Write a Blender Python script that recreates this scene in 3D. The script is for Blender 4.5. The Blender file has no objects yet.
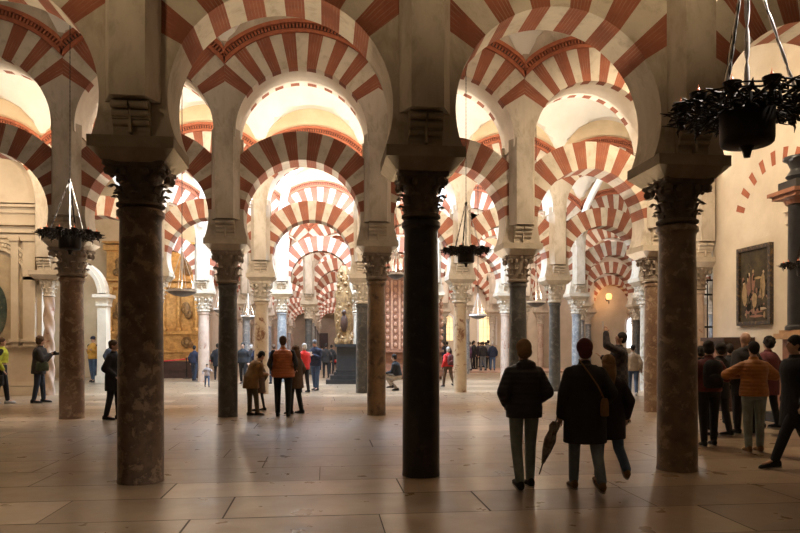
import bpy, bmesh, math, random
from mathutils import Vector, Matrix, Euler, Quaternion
R = math.radians; PI = math.pi; sin = math.sin; cos = math.cos
random.seed(7)
S = bpy.context.scene; COL = S.collection
F = 672.0; TH = R(6.4); EYE = 1.6; HZ = 345.0
X0 = -2.15; DX = 3.33; Y0 = 8.2; DY = 7.17

def colx(k): return X0 + DX*k
def rowy(r): return Y0 + DY*(r-1)
def off(r, k=0): return 0 if r <= 0 or (r >= 5 and k >= 3) else {1: 0, 2: 0, 3: .08, 4: .3}.get(r, 1.3)
def at_floor(px, py):
    d = EYE*F/(py-HZ); l = (px-400)/F*d
    return (l*cos(TH)+d*sin(TH), -l*sin(TH)+d*cos(TH))
def at_y(px, Y):
    return Y*math.tan(TH+math.atan((px-400)/F))
def z_at(py, X, Y):
    d = X*sin(TH)+Y*cos(TH); return EYE+(HZ-py)*d/F

# ------------------------------------------------------------------ materials
def nd(nt, t, **kw):
    n = nt.nodes.new(t)
    for k, v in kw.items(): setattr(n, k, v)
    return n
def mat(name, c1, c2=None, scale=3.0, rough=0.8, bump=0.0, bscale=None, metal=0.0, detail=6.0, lo=0.35, hi=0.65,
        c3=None, s3=12.0, lo3=0.55, hi3=0.7, emit=None, spec=0.5, vein=None, stretch=None, sheen=0.0):
    m = bpy.data.materials.new(name); m.use_nodes = True; nt = m.node_tree
    b = nt.nodes['Principled BSDF']; L = nt.links.new
    b.inputs['Roughness'].default_value = rough; b.inputs['Metallic'].default_value = metal
    b.inputs['Specular IOR Level'].default_value = spec
    if sheen: b.inputs['Sheen Weight'].default_value = sheen
    b.inputs['Base Color'].default_value = (*c1, 1)
    if c2 is not None or bump:
        tc = nd(nt, 'ShaderNodeTexCoord'); vec = tc.outputs['Object']
        if stretch:
            mp = nd(nt, 'ShaderNodeMapping'); mp.inputs['Scale'].default_value = stretch
            L(vec, mp.inputs['Vector']); vec = mp.outputs['Vector']
    if c2 is not None:
        n = nd(nt, 'ShaderNodeTexNoise'); n.inputs['Scale'].default_value = scale; n.inputs['Detail'].default_value = detail
        n.inputs['Roughness'].default_value = 0.6
        L(vec, n.inputs['Vector'])
        r = nd(nt, 'ShaderNodeValToRGB'); r.color_ramp.elements[0].position = lo; r.color_ramp.elements[1].position = hi
        r.color_ramp.elements[0].color = (*c1, 1); r.color_ramp.elements[1].color = (*c2, 1)
        L(n.outputs['Fac'], r.inputs['Fac']); out = r.outputs['Color']
        if c3 is not None:
            n3 = nd(nt, 'ShaderNodeTexNoise'); n3.inputs['Scale'].default_value = s3; n3.inputs['Detail'].default_value = 5
            n3.inputs['Distortion'].default_value = .35; n3.inputs['Roughness'].default_value = .68
            L(vec, n3.inputs['Vector'])
            mr = nd(nt, 'ShaderNodeMapRange'); mr.inputs['From Min'].default_value = lo3; mr.inputs['From Max'].default_value = hi3
            L(n3.outputs['Fac'], mr.inputs['Value'])
            mx = nd(nt, 'ShaderNodeMix', data_type='RGBA'); L(mr.outputs['Result'], mx.inputs['Factor'])
            L(out, mx.inputs['A']); mx.inputs['B'].default_value = (*c3, 1); out = mx.outputs['Result']
        L(out, b.inputs['Base Color'])
    if bump:
        nb = nd(nt, 'ShaderNodeTexNoise'); nb.inputs['Scale'].default_value = bscale or scale*4; nb.inputs['Detail'].default_value = 6
        L(vec, nb.inputs['Vector'])
        bp = nd(nt, 'ShaderNodeBump'); bp.inputs['Strength'].default_value = bump; bp.inputs['Distance'].default_value = 0.03
        L(nb.outputs['Fac'], bp.inputs['Height']); L(bp.outputs['Normal'], b.inputs['Normal'])
    if emit:
        b.inputs['Emission Color'].default_value = (*emit[:3], 1); b.inputs['Emission Strength'].default_value = emit[3]
    return m

def brick_red(name, base, dark, line=0.26):
    """thin brick courses laid radially: UV u runs round the arch in metres"""
    m = mat(name, base, dark, scale=2.2, rough=0.9, bump=0.25, bscale=18)
    nt = m.node_tree; L = nt.links.new; b = nt.nodes['Principled BSDF']
    src = b.inputs['Base Color'].links[0].from_socket
    uv = nd(nt, 'ShaderNodeUVMap'); uv.uv_map = 'UVMap'
    w = nd(nt, 'ShaderNodeTexWave', wave_type='BANDS', bands_direction='X'); w.inputs['Scale'].default_value = 6.2
    w.inputs['Distortion'].default_value = 0.6; w.inputs['Detail'].default_value = 2; w.inputs['Detail Scale'].default_value = 1.5
    L(uv.outputs['UV'], w.inputs['Vector'])
    mr = nd(nt, 'ShaderNodeMapRange'); mr.inputs['From Min'].default_value = 0.86; mr.inputs['From Max'].default_value = 0.97
    L(w.outputs['Fac'], mr.inputs['Value'])
    n = nd(nt, 'ShaderNodeTexNoise'); n.inputs['Scale'].default_value = 2.5; L(uv.outputs['UV'], n.inputs['Vector'])
    mr2 = nd(nt, 'ShaderNodeMapRange'); mr2.inputs['From Min'].default_value = 0.42; mr2.inputs['From Max'].default_value = 0.62
    mr2.inputs['To Max'].default_value = line
    L(n.outputs['Fac'], mr2.inputs['Value'])
    mu = nd(nt, 'ShaderNodeMath', operation='MULTIPLY'); L(mr.outputs['Result'], mu.inputs[0]); L(mr2.outputs['Result'], mu.inputs[1])
    mx = nd(nt, 'ShaderNodeMix', data_type='RGBA'); L(mu.outputs[0], mx.inputs['Factor']); L(src, mx.inputs['A'])
    mx.inputs['B'].default_value = (0.50, 0.40, 0.30, 1); L(mx.outputs['Result'], b.inputs['Base Color'])
    return m

M = {}
M['red'] = brick_red('red_brick', (0.30, 0.098, 0.05), (0.205, 0.066, 0.036))
M['red_plain'] = mat('red_paint', (0.38, 0.12, 0.06), (0.30, 0.09, 0.045), scale=4, rough=0.9)
M['white'] = mat('pale_voussoir', (0.60, 0.52, 0.41), (0.48, 0.41, 0.32), scale=2.0, rough=0.9, bump=0.4, bscale=9, c3=(0.33, 0.27, 0.19), s3=4, lo3=0.52, hi3=0.78)
M['plaster'] = mat('aged_plaster', (0.58, 0.50, 0.40), (0.42, 0.35, 0.27), scale=1.6, rough=0.92, bump=0.4, bscale=6, c3=(0.27, 0.215, 0.14), s3=2.6, lo3=0.50, hi3=0.78, stretch=(1, 1, 0.5))
M['soffit'] = mat('pale_soffit_plaster', (0.74, 0.66, 0.55), (0.64, 0.56, 0.45), scale=2.5, rough=0.92, bump=0.15)
M['vault'] = mat('vault_plaster', (0.80, 0.76, 0.68), (0.72, 0.67, 0.58), scale=0.9, rough=0.95, bump=0.08, bscale=4)
M['lunette'] = mat('lamplit_ochre_wall', (0.66, 0.52, 0.34), (0.55, 0.42, 0.26), scale=1.3, rough=0.95, bump=0.1)  # golden lamplight on the upper walls painted in as ochre
M['wall'] = mat('wall_stone', (0.66, 0.56, 0.43), (0.56, 0.46, 0.34), scale=1.2, rough=0.9, bump=0.2, bscale=8)
M['brickband'] = mat('brick_moulding', (0.42, 0.13, 0.06), (0.30, 0.09, 0.045), scale=7, rough=0.9, bump=0.3)
M['gap'] = mat('painted_gap_shade', (0.10, 0.045, 0.03))  # shade in the moulding gaps painted as a dark colour
M['impost'] = mat('shaded_impost_stone', (0.35, 0.28, 0.20), (0.24, 0.19, 0.13), scale=3, rough=0.85, bump=0.3, bscale=14)  # front-row imposts: weaker light there is put into a darker stone colour
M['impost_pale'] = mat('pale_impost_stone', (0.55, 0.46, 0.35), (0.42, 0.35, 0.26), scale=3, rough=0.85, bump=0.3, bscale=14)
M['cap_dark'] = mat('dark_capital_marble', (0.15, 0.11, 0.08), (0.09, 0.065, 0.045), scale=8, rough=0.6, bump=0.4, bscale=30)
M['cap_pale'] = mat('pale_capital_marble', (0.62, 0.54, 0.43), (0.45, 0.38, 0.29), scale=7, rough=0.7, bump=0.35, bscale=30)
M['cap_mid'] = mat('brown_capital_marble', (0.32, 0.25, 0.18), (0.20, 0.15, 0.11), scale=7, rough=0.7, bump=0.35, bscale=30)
def marble(name, a, b, c, s=4, s3=3.0, lo3=0.5, hi3=0.62, rough=0.35, lo=.35, hi=.65):
    return mat(name, a, b, scale=s, rough=rough, c3=c, s3=s3, lo3=lo3, hi3=hi3, detail=9, bump=0.06, bscale=12, lo=lo, hi=hi)
M['breccia'] = marble('brown_breccia', (0.16, 0.10, 0.065), (0.075, 0.048, 0.032), (0.25, 0.17, 0.11), s=7, s3=7.5, lo3=.52, hi3=.60)
M['blackmarble'] = marble('black_green_marble', (0.030, 0.025, 0.020), (0.014, 0.012, 0.010), (0.06, 0.048, 0.036), s=6, s3=11, lo3=.58, hi3=.72, rough=0.3)
M['breccia2'] = marble('grey_brown_breccia', (0.24, 0.165, 0.11), (0.12, 0.08, 0.055), (0.34, 0.25, 0.18), s=4.5, s3=7, lo3=.55, hi3=.62)
M['brownmarble'] = marble('red_brown_marble', (0.25, 0.15, 0.09), (0.13, 0.07, 0.045), (0.36, 0.25, 0.16), s=3, s3=6)
M['honey'] = marble('honey_brown_marble', (0.30, 0.19, 0.10), (0.17, 0.105, 0.06), (0.10, 0.06, 0.04), s=3.5, s3=4)
M['greydark'] = marble('dark_grey_marble', (0.085, 0.080, 0.072), (0.05, 0.047, 0.043), (0.13, 0.12, 0.105), s=3, s3=8)
M['grey'] = marble('blue_grey_marble', (0.26, 0.27, 0.28), (0.17, 0.175, 0.185), (0.36, 0.36, 0.35), s=3, s3=8)
M['creamspot'] = marble('cream_brown_spotted_marble', (0.58, 0.46, 0.32), (0.46, 0.34, 0.22), (0.20, 0.09, 0.045), s=3, s3=2.6, lo3=.55, hi3=.62)
M['pink'] = marble('pink_marble', (0.56, 0.43, 0.34), (0.42, 0.30, 0.23), (0.30, 0.14, 0.09), s=3, s3=3.2, lo3=.58, hi3=.66)
M['palemarble'] = marble('pale_marble', (0.60, 0.54, 0.46), (0.48, 0.42, 0.34), (0.34, 0.28, 0.2), s=3, s3=5)
M['carved'] = mat('carved_cream_stone', (0.66, 0.56, 0.42), (0.52, 0.43, 0.31), scale=6, rough=0.85, bump=0.7, bscale=10)
M['whitestone'] = mat('white_plaster_rib', (0.82, 0.80, 0.78), (0.74, 0.71, 0.68), scale=3, rough=0.85)
M['gold'] = mat('gilded_wood', (0.70, 0.40, 0.13), (0.42, 0.21, 0.06), scale=6, rough=0.45, metal=0.25, bump=0.6, bscale=12)
M['golddark'] = mat('dark_gilded_wood', (0.36, 0.22, 0.09), (0.16, 0.09, 0.04), scale=9, rough=0.5, metal=0.3, bump=0.8, bscale=16)
M['wood'] = mat('reddish_wood', (0.30, 0.13, 0.07), (0.18, 0.075, 0.04), scale=4, rough=0.5, bump=0.3, stretch=(1, 1, 4))
M['wooddark'] = mat('dark_wood', (0.07, 0.03, 0.02), (0.04, 0.02, 0.013), scale=5, rough=0.4)
M['black'] = mat('black_stone', (0.02, 0.02, 0.022), (0.035, 0.033, 0.032), scale=6, rough=0.35)
M['iron'] = mat('blackened_iron', (0.018, 0.013, 0.010), (0.03, 0.022, 0.016), scale=9, rough=0.5, metal=0.5)
M['silver'] = mat('bright_chain_metal', (0.75, 0.72, 0.70), rough=0.3, metal=0.8)
M['silverlit'] = mat('white_enamel_rod', (0.90, 0.88, 0.86), (0.8, 0.78, 0.76), scale=20, rough=0.35)
M['dish'] = mat('grey_lamp_dish', (0.16, 0.15, 0.15), (0.10, 0.095, 0.095), scale=9, rough=0.4, metal=0.3)
M['flame'] = mat('glowing_red_oil_lamp', (0.9, 0.2, 0.08), emit=(1.0, 0.22, 0.07, 14))
M['glassred'] = mat('amber_glass_tip', (0.75, 0.25, 0.12), rough=0.2, emit=(1.0, 0.22, 0.1, 0.3))
M['terracotta'] = mat('red_jasper_stone', (0.30, 0.13, 0.07), (0.20, 0.08, 0.045), scale=5, rough=0.45)
M['rope'] = mat('red_rope', (0.55, 0.02, 0.03), rough=0.8)
M['paper'] = mat('white_panel', (0.75, 0.72, 0.70), rough=0.7)
M['glow'] = mat('lit_lamp_glass', (1, 0.8, 0.5), emit=(1.0, 0.45, 0.12, 2.2))
M['lampwhite'] = mat('lit_floodlight_glass', (1, 0.95, 0.85), emit=(1.0, 0.88, 0.68, 60))
M['windowlit'] = mat('lit_window_pane', (1, 0.8, 0.5), emit=(1.0, 0.74, 0.36, 1.0))
M['windowcool'] = mat('daylit_window_pane', (1, 1, 1), emit=(0.85, 0.92, 1.0, 2.5))

# ------------------------------------------------------------------ mesh helpers
class MB:
    def __init__(s): s.v = []; s.f = []; s.m = []; s.uv = {}
    def face(s, pts, mi=0, uv=None):
        i = len(s.v); s.v += [tuple(p) for p in pts]; s.f.append(tuple(range(i, i+len(pts)))); s.m.append(mi)
        if uv: s.uv[len(s.f)-1] = uv
    def raw(s, vs, fs, mi=0, T=None):
        i = len(s.v); s.v += [tuple(T @ Vector(p)) if T else tuple(p) for p in vs]
        for f in fs: s.f.append(tuple(i+j for j in f)); s.m.append(mi)
    def box(s, cx, cy, cz, sx, sy, sz, mi=0, T=None, taper=1.0):
        a, b, c = sx/2, sy/2, sz/2; t = taper
        vs = [(cx-a*t, cy-b*t, cz-c), (cx+a*t, cy-b*t, cz-c), (cx+a*t, cy+b*t, cz-c), (cx-a*t, cy+b*t, cz-c),
              (cx-a, cy-b, cz+c), (cx+a, cy-b, cz+c), (cx+a, cy+b, cz+c), (cx-a, cy+b, cz+c)]
        s.raw(vs, [(3, 2, 1, 0), (4, 5, 6, 7), (0, 1, 5, 4), (1, 2, 6, 5), (2, 3, 7, 6), (3, 0, 4, 7)], mi, T)
    def lathe(s, prof, n=24, mi=0, T=None, rot=0.0, cap=True, func=None):
        vs = []; fs = []
        for (r, z) in prof:
            for j in range(n):
                a = 2*PI*j/n+rot; rr = r*(func(a, z) if func else 1); vs.append((rr*cos(a), rr*sin(a), z))
        for i in range(len(prof)-1):
            for j in range(n):
                k = (j+1) % n; fs.append((i*n+j, i*n+k, (i+1)*n+k, (i+1)*n+j))
        if cap: fs.append(tuple(reversed(range(n)))); fs.append(tuple((len(prof)-1)*n+j for j in range(n)))
        s.raw(vs, fs, mi, T)
    def tube(s, pts, r, n=8, mi=0, closed=False):
        pts = [Vector(p) for p in pts]; N = len(pts); rs = r if isinstance(r, (list, tuple)) else [r]*N
        vs = []; fs = []; up = None
        for i, p in enumerate(pts):
            if closed: d = pts[(i+1) % N]-pts[i-1]
            else: d = pts[min(i+1, N-1)]-pts[max(i-1, 0)]
            d.normalize()
            if up is None: up = Vector((0, 0, 1)) if abs(d.z) < 0.9 else Vector((1, 0, 0))
            a = d.cross(up)
            if a.length < 1e-4: a = d.cross(Vector((0, 1, 0)))
            a.normalize(); b = a.cross(d).normalized(); up = b
            for j in range(n):
                t = 2*PI*j/n; vs.append(p+a*cos(t)*rs[i]+b*sin(t)*rs[i])
        for i in range(N if closed else N-1):
            for j in range(n):
                k = (j+1) % n; i2 = (i+1) % N; fs.append((i*n+j, i*n+k, i2*n+k, i2*n+j))
        if not closed: fs.append(tuple(reversed(range(n)))); fs.append(tuple((N-1)*n+j for j in range(n)))
        s.raw(vs, fs, mi)
    def ball(s, c, rx, ry=None, rz=None, n=12, m=8, mi=0, T=None):
        ry = ry or rx; rz = rz or rx; vs = []; fs = []
        vs.append((c[0], c[1], c[2]-rz))
        for i in range(1, m):
            p = -PI/2+PI*i/m
            for j in range(n):
                a = 2*PI*j/n; vs.append((c[0]+rx*cos(p)*cos(a), c[1]+ry*cos(p)*sin(a), c[2]+rz*sin(p)))
        vs.append((c[0], c[1], c[2]+rz)); t = len(vs)-1
        for j in range(n):
            k = (j+1) % n; fs.append((0, 1+k, 1+j)); fs.append((t, t-n+j, t-n+k))
            for i in range(m-2): fs.append((1+i*n+j, 1+i*n+k, 1+(i+1)*n+k, 1+(i+1)*n+j))
        s.raw(vs, fs, mi, T)
    def mesh(s, name, mats, smooth=False, weld=False):
        me = bpy.data.meshes.new(name); me.from_pydata(s.v, [], s.f)
        for m in (mats if isinstance(mats, (list, tuple)) else [mats]): me.materials.append(m)
        me.polygons.foreach_set('material_index', s.m)
        if s.uv:
            ul = me.uv_layers.new(name='UVMap')
            for fi, uvs in s.uv.items():
                p = me.polygons[fi]
                for li, uv in zip(p.loop_indices, uvs): ul.data[li].uv = uv
        if weld:
            bm = bmesh.new(); bm.from_mesh(me); bmesh.ops.remove_doubles(bm, verts=bm.verts, dist=1e-4); bm.to_mesh(me); bm.free()
        if smooth:
            me.polygons.foreach_set('use_smooth', [True]*len(me.polygons))
            try: me.set_sharp_from_angle(angle=R(smooth if smooth > 1 else 40))
            except Exception: pass
        me.update(); return me
def link(name, me, parent=None, loc=(0, 0, 0), rz=0.0):
    o = bpy.data.objects.new(name, me); COL.objects.link(o); o.location = loc; o.rotation_euler = (0, 0, rz)
    if parent: o.parent = parent
    return o
def tag(o, label, cat, group=None):
    o['label'] = label; o['category'] = cat
    if group: o['group'] = group
    return o
def struct(o, label=None):
    o['kind'] = 'structure'
    return o
def empty(name, loc, rz=0.0):
    return link(name, None, None, loc, rz)

# ------------------------------------------------------------------ arches
def arch_mesh(name, Rin, Rout, zc, half, thick, n_red, pitch, red_frac, low_deg, depth_mode, mats, off=0.0, seed=0):
    """ring of alternating voussoirs in the XZ plane, centred x=0, thickness along y.
    mats: [red, white, plaster, soffit]; depth_mode 'full' | 'dash'"""
    rnd = random.Random(seed); mb = MB()
    # angle intervals from crown: white centred at crown when n_red even
    redset = []
    for i in range(n_red):
        c = (i-(n_red-1)/2)*pitch+off; j = rnd.uniform(-.6, .6); w = pitch*red_frac*rnd.uniform(.93, 1.07)
        redset.append((90+c-w/2+j, 90+c+w/2+j))
    lo, hi = redset[0][0]-0.01, redset[-1][1]+0.01
    segs = []
    a = -low_deg
    cuts = [(-low_deg, redset[0][0], 2)]
    for i, (r0, r1) in enumerate(redset):
        cuts.append((r0, r1, 0))
        if i+1 < len(redset): cuts.append((r1, redset[i+1][0], 1))
    cuts.append((redset[-1][1], 180+low_deg, 2))
    t = thick/2
    def outer(th):
        c, s_ = cos(th), sin(th)
        if s_ < 0: return (math.copysign(half, c), zc+Rin*s_)
        r = min(Rout, half/max(abs(c), 1e-6)); return (r*c, zc+r*s_)
    for (d0, d1, mi) in cuts:
        n = max(1, int(round((d1-d0)/4)))
        for i in range(n):
            A, B = R(d0+(d1-d0)*i/n), R(d0+(d1-d0)*(i+1)/n)
            ia, ib = (Rin*cos(A), zc+Rin*sin(A)), (Rin*cos(B), zc+Rin*sin(B)); oa, ob = outer(A), outer(B)
            uA, uB = A*1.6, B*1.6
            mb.face([(ia[0], -t, ia[1]), (oa[0], -t, oa[1]), (ob[0], -t, ob[1]), (ib[0], -t, ib[1])], mi, [(uA, 0), (uA, .7), (uB, .7), (uB, 0)])
            mb.face([(ib[0], t, ib[1]), (ob[0], t, ob[1]), (oa[0], t, oa[1]), (ia[0], t, ia[1])], mi, [(uB, 0), (uB, .7), (uA, .7), (uA, 0)])
            if depth_mode == 'full' or mi != 0: ys = [(-t, t, mi if (mi != 2 and depth_mode == 'full') else (3 if depth_mode != 'full' else 2))]
            else: ys = [(-t, -t+.20, 0), (-t+.20, t-.18, 3), (t-.18, t, 0)]
            for (y0, y1, ms) in ys:
                mb.face([(ia[0], y0, ia[1]), (ib[0], y0, ib[1]), (ib[0], y1, ib[1]), (ia[0], y1, ia[1])], ms, [(uA, y0), (uB, y0), (uB, y1), (uA, y1)])
            if oa[1] > zc+0.05 and abs(oa[0]) < half-1e-3 or abs(ob[0]) < half-1e-3:
                mb.face([(oa[0], -t, oa[1]), (oa[0], t, oa[1]), (ob[0], t, ob[1]), (ob[0], -t, ob[1])], 2 if mi == 2 else mi, [(uA, 0), (uA, 1), (uB, 1), (uB, 0)])
    # end faces (against the neighbour) and bottoms
    for sgn in (-1, 1):
        th = R(-low_deg); zb = zc+Rin*sin(th); xi = Rin*cos(th)*sgn
        zt = zc+math.sqrt(max(Rout**2-half**2, 0))
        mb.face([(half*sgn, -t, zb), (half*sgn, t, zb), (half*sgn, t, zt), (half*sgn, -t, zt)], 2)
        mb.face([(xi, -t, zb), (half*sgn, -t, zb), (half*sgn, t, zb), (xi, t, zb)], 2)
    return mb.mesh(name, mats, smooth=False, weld=True)

LZC, LR, LRO = 4.42, 1.29, 1.92     # lower arch
UZC, UR, URO = 6.24, 1.43, 2.20     # upper arch
HALF = DX/2
AM = [M['red'], M['white'], M['plaster'], M['soffit']]
low_meshes = [arch_mesh('lower_arch', LR, LRO, LZC, HALF, .62, 10, 17.4, .55, 22.3, 'full', AM, seed=i) for i in range(4)]
low_front = [arch_mesh('lower_arch', LR, LRO+.05, LZC, HALF, .62, 6, 20.6, .50, 22.3, 'full', AM, seed=20+i, off=o_) for i, o_ in enumerate((5, 0, 3))]
up_meshes = [arch_mesh('upper_arch', UR, URO, UZC, HALF, 1.05, 8, 15.3, .52, 5, 'dash', AM, seed=10+i) for i in range(4)]

def moulding_mesh():
    mb = MB(); a0 = math.acos(HALF/URO); n = 36
    yf = -.525
    R0, R1, R2, R3 = URO, URO+.07, URO+.17, URO+.25
    def P(r, a, y):
        x = r*cos(a); z = UZC+r*sin(a)
        if abs(x) > HALF: k = HALF/abs(cos(a)); x = k*cos(a); z = UZC+k*sin(a)
        return (x, y, z)
    for sg in (-1, 1):
        for (ra, rb, pr) in ((R0-.01, R1, .05), (R2, R3, .12)):
            for i in range(n):
                A, B = a0+(PI-2*a0)*i/n, a0+(PI-2*a0)*(i+1)/n; y = sg*(.525+pr); y0 = sg*.44
                mb.face([P(ra, A, y), P(rb, A, y), P(rb, B, y), P(ra, B, y)])
                mb.face([P(rb, A, y), P(rb, A, y0), P(rb, B, y0), P(rb, B, y)])
                mb.face([P(ra, A, y), P(ra, B, y), P(ra, B, y0), P(ra, A, y0)])
        for i in range(n):   # dark recessed course
            A, B = a0+(PI-2*a0)*i/n, a0+(PI-2*a0)*(i+1)/n; y = sg*(.525+.01)
            mb.face([P(R1, A, y), P(R2, A, y), P(R2, B, y), P(R1, B, y)], 1)
        nd_ = 52
        for i in range(nd_):
            A = a0+(PI-2*a0)*(i+.2)/nd_; B = a0+(PI-2*a0)*(i+.72)/nd_; y = sg*(.525+.075)
            mb.face([P(R1, A, y), P(R2, A, y), P(R2, B, y), P(R1, B, y)])
            for (C, D) in ((A, A), (B, B)):
                mb.face([P(R1, C, y), P(R2, C, y), P(R2, C, sg*.53), P(R1, C, sg*.53)])
    return mb.mesh('brick_moulding', [M['brickband'], M['gap']])
mould = moulding_mesh()

ORD = ['zeroth', 'first', 'second', 'third', 'fourth', 'fifth', 'sixth', 'seventh', 'eighth', 'ninth', 'tenth', 'eleventh', 'twelfth']
COLNAME = {}
def near(k, r):
    return COLNAME.get((r, k))

# ------------------------------------------------------------------ capital
def capital_mesh(mt, seed=0):
    """unit capital: z 0..1 (0.56 m), bottom radius ~.2, abacus half .33"""
    rnd = random.Random(seed); mb = MB(); H = .56
    mb.lathe([(.225, -.02), (.262, .0), (.262, .03), (.222, .05), (.21, .08), (.205, .2), (.215, .32), (.25, .42), (.28, .47)], 32)
    def leaf(a, z0, z1, r0, out, w, th=.03):
        n = 6; Q = []
        for i in range(n+1):
            t = i/n; z = z0+(z1-z0)*(t if t < .8 else .8-(t-.8)*.9); rr = r0+out*(t**2.6)+ (0.02 if t > .8 else 0)
            ww = w*(1-.25*t)*(1 if t < .8 else .65)
            row = []
            for (s_, o) in ((-1, 0), (-.5, .012), (0, .02), (.5, .012), (1, 0)):
                row.append((s_*ww/2, rr+o, z))
            Q.append(row)
        T = Matrix.Rotation(a, 4, 'Z'); vs = []; fs = []; m = 5
        for row in Q: vs += [T @ Vector(p) for p in row]
        k = len(vs)
        for row in Q: vs += [T @ Vector((p[0]*.9, p[1]-th, p[2]-.006)) for p in row]
        for i in range(n):
            for j in range(m-1):
                q = (i*m+j, i*m+j+1, (i+1)*m+j+1, (i+1)*m+j); fs.append(q); fs.append(tuple(k+x for x in reversed(q)))
            for j in (0, m-1): fs.append((i*m+j, (i+1)*m+j, k+(i+1)*m+j, k+i*m+j))
        for i in (0, n):
            for j in range(m-1): fs.append((i*m+j, i*m+j+1, k+i*m+j+1, k+i*m+j))
        mb.raw(vs, fs)
    for j in range(8): leaf(2*PI*j/8, .02, .20, .215, .075, .15)
    for j in range(8): leaf(2*PI*(j+.5)/8, .10, .34, .215, .10, .15)
    for j in range(4):
        a = PI/4+PI/2*j-PI/2
        leaf(a, .26, .45, .22, .17, .12, .05)
        T = Matrix.Rotation(a, 4, 'Z') @ Matrix.Translation((0, .365, .43))
        mb.lathe([(.02, -.045), (.055, -.04), (.06, 0), (.055, .04), (.02, .045)], 12, T=T @ Matrix.Rotation(PI/2, 4, 'Y'))
        a2 = PI/2*j; T = Matrix.Rotation(a2, 4, 'Z') @ Matrix.Translation((0, .29, .50)); mb.ball((0, 0, 0), .05, .03, .045, 10, 6, T=T)
        for s_ in (-1, 1):
            T = Matrix.Rotation(a2, 4, 'Z') @ Matrix.Translation((s_*.12, .275, .42)); mb.ball((0, 0, 0), .04, .035, .05, 8, 6, T=T)
    # abacus with concave sides
    pts = []
    for j in range(4):
        for t in (-.92, -.5, 0, .5, .92):
            a = PI/2*j; x = t*.335; y = .335-.055*(1-t*t); pts.append((x*cos(a)+y*sin(a), -x*sin(a)+y*cos(a)))
    n = len(pts)
    for (z0, z1, s0, s1) in ((.465, .50, .90, .97), (.50, .56, 1, 1)):
        vs = [(x*s0, y*s0, z0) for x, y in pts]+[(x*s1, y*s1, z1) for x, y in pts]
        fs = [(j, n+j, n+(j+1) % n, (j+1) % n) for j in range(n)]+[tuple(range(n)), tuple(reversed(range(n, 2*n)))]
        mb.raw(vs, fs)
    return mb.mesh('capital', mt, smooth=35)
CAPS = {k: capital_mesh(M[k]) for k in ('cap_dark', 'cap_pale', 'cap_mid')}
def impost_mesh(mt):
    mb = MB(); mb.box(0, 0, .065, .93, .86, .13, taper=.72)
    mb.box(0, 0, .195, .935, .87, .13)
    return mb.mesh('impost_block', mt)
IMP = {k: impost_mesh(M[k]) for k in ('impost', 'impost_pale')}
def pier_mesh():
    mb = MB(); z0, z1 = 3.92, 6.30
    mb.box(0, 0, (z0+z1)/2, .40, .62, z1-z0)
    for sg in (-1, 1):
        q = [(-.31, sg*.30), (.31, sg*.30), (.19, sg*.56), (-.19, sg*.56)]
        if sg < 0: q = q[::-1]
        vs = [(a, b, 4.34) for a, b in q]+[(a, b, z1) for a, b in q]
        mb.raw(vs, [(3, 2, 1, 0), (4, 5, 6, 7), (0, 1, 5, 4), (1, 2, 6, 5), (2, 3, 7, 6), (3, 0, 4, 7)])
    # flare into the springing of the upper arches
    mb.box(0, 0, 6.27, .47, 1.05, .10, taper=.9)
    return mb.mesh('pier', M['plaster'])
PIER = pier_mesh()
def pier_flush():
    return PIER
def roll_mesh():
    mb = MB()
    for sg in (-1, 1):
        for i in range(4):
            z = 3.97+i*.085; y = sg*(.34+.048*i)
            for sx in (-1, 1):
                mb.tube([(sx*.105-.09, y, z+.035), (sx*.105+.09, y, z+.035)], .040, 10)
        mb.box(0, sg*.36, 4.12, .025, .2, .32)
        mb.box(0, sg*.33, 4.05, .40, .09, .22)
        mb.box(0, sg*.36, 4.24, .40, .15, .24)
    return mb.mesh('roll_corbel', M['impost'], smooth=40)
ROLL = roll_mesh()
def roll_pale():
    me = ROLL.copy(); me.materials[0] = M['impost_pale']; return me
ROLLP = roll_pale()

SHAFTS = {}
def shaft_mesh(r, zt, mt, spiral=False):
    key = (r, zt, mt, spiral)
    if key in SHAFTS: return SHAFTS[key]
    mb = MB(); zt -= 0.03
    prof = [(r*1.04, 0), (r*1.04, .02), (r*1.02, .05)]+[(r*(1.02-.10*(t**2)), .05+(zt-.2)*t) for t in [i/10 for i in range(11)]]+[(r*.97, zt-.10), (r*1.06, zt-.08), (r*1.06, zt-.03), (r*.93, zt)]
    if spiral:
        prof = [(r, zt*i/60) for i in range(61)]
        mb.lathe(prof, 24, func=lambda a, z: 1+.16*sin(3*a+z*9))
    else: mb.lathe(prof, 36)
    SHAFTS[key] = mb.mesh('shaft', M[mt], smooth=35)
    return SHAFTS[key]

def column(k, r, rad, mt, label, zt=3.16, cap='cap_pale', pale=True, spiral=False, pier=True, group=None, x=None, y=None):
    e = empty('column', (colx(k)+off(r, k) if x is None else x, rowy(r) if y is None else y, 0))
    tag(e, label, 'column', group)
    link('shaft', shaft_mesh(rad, zt, mt, spiral), e)
    c = link('capital', CAPS[cap], e, (0, 0, zt)); h = 3.69-zt
    s_ = rad/.245 if r == 1 else rad/.215; c.scale = (s_, s_, h/.56)
    link('impost_block', IMP['impost_pale' if pale else 'impost'], e, (0, 0, 3.675))
    if pier:
        p = link('pier', PIER, e)
        link('roll_corbel', ROLLP if pale else ROLL, p)
    return e

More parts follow.
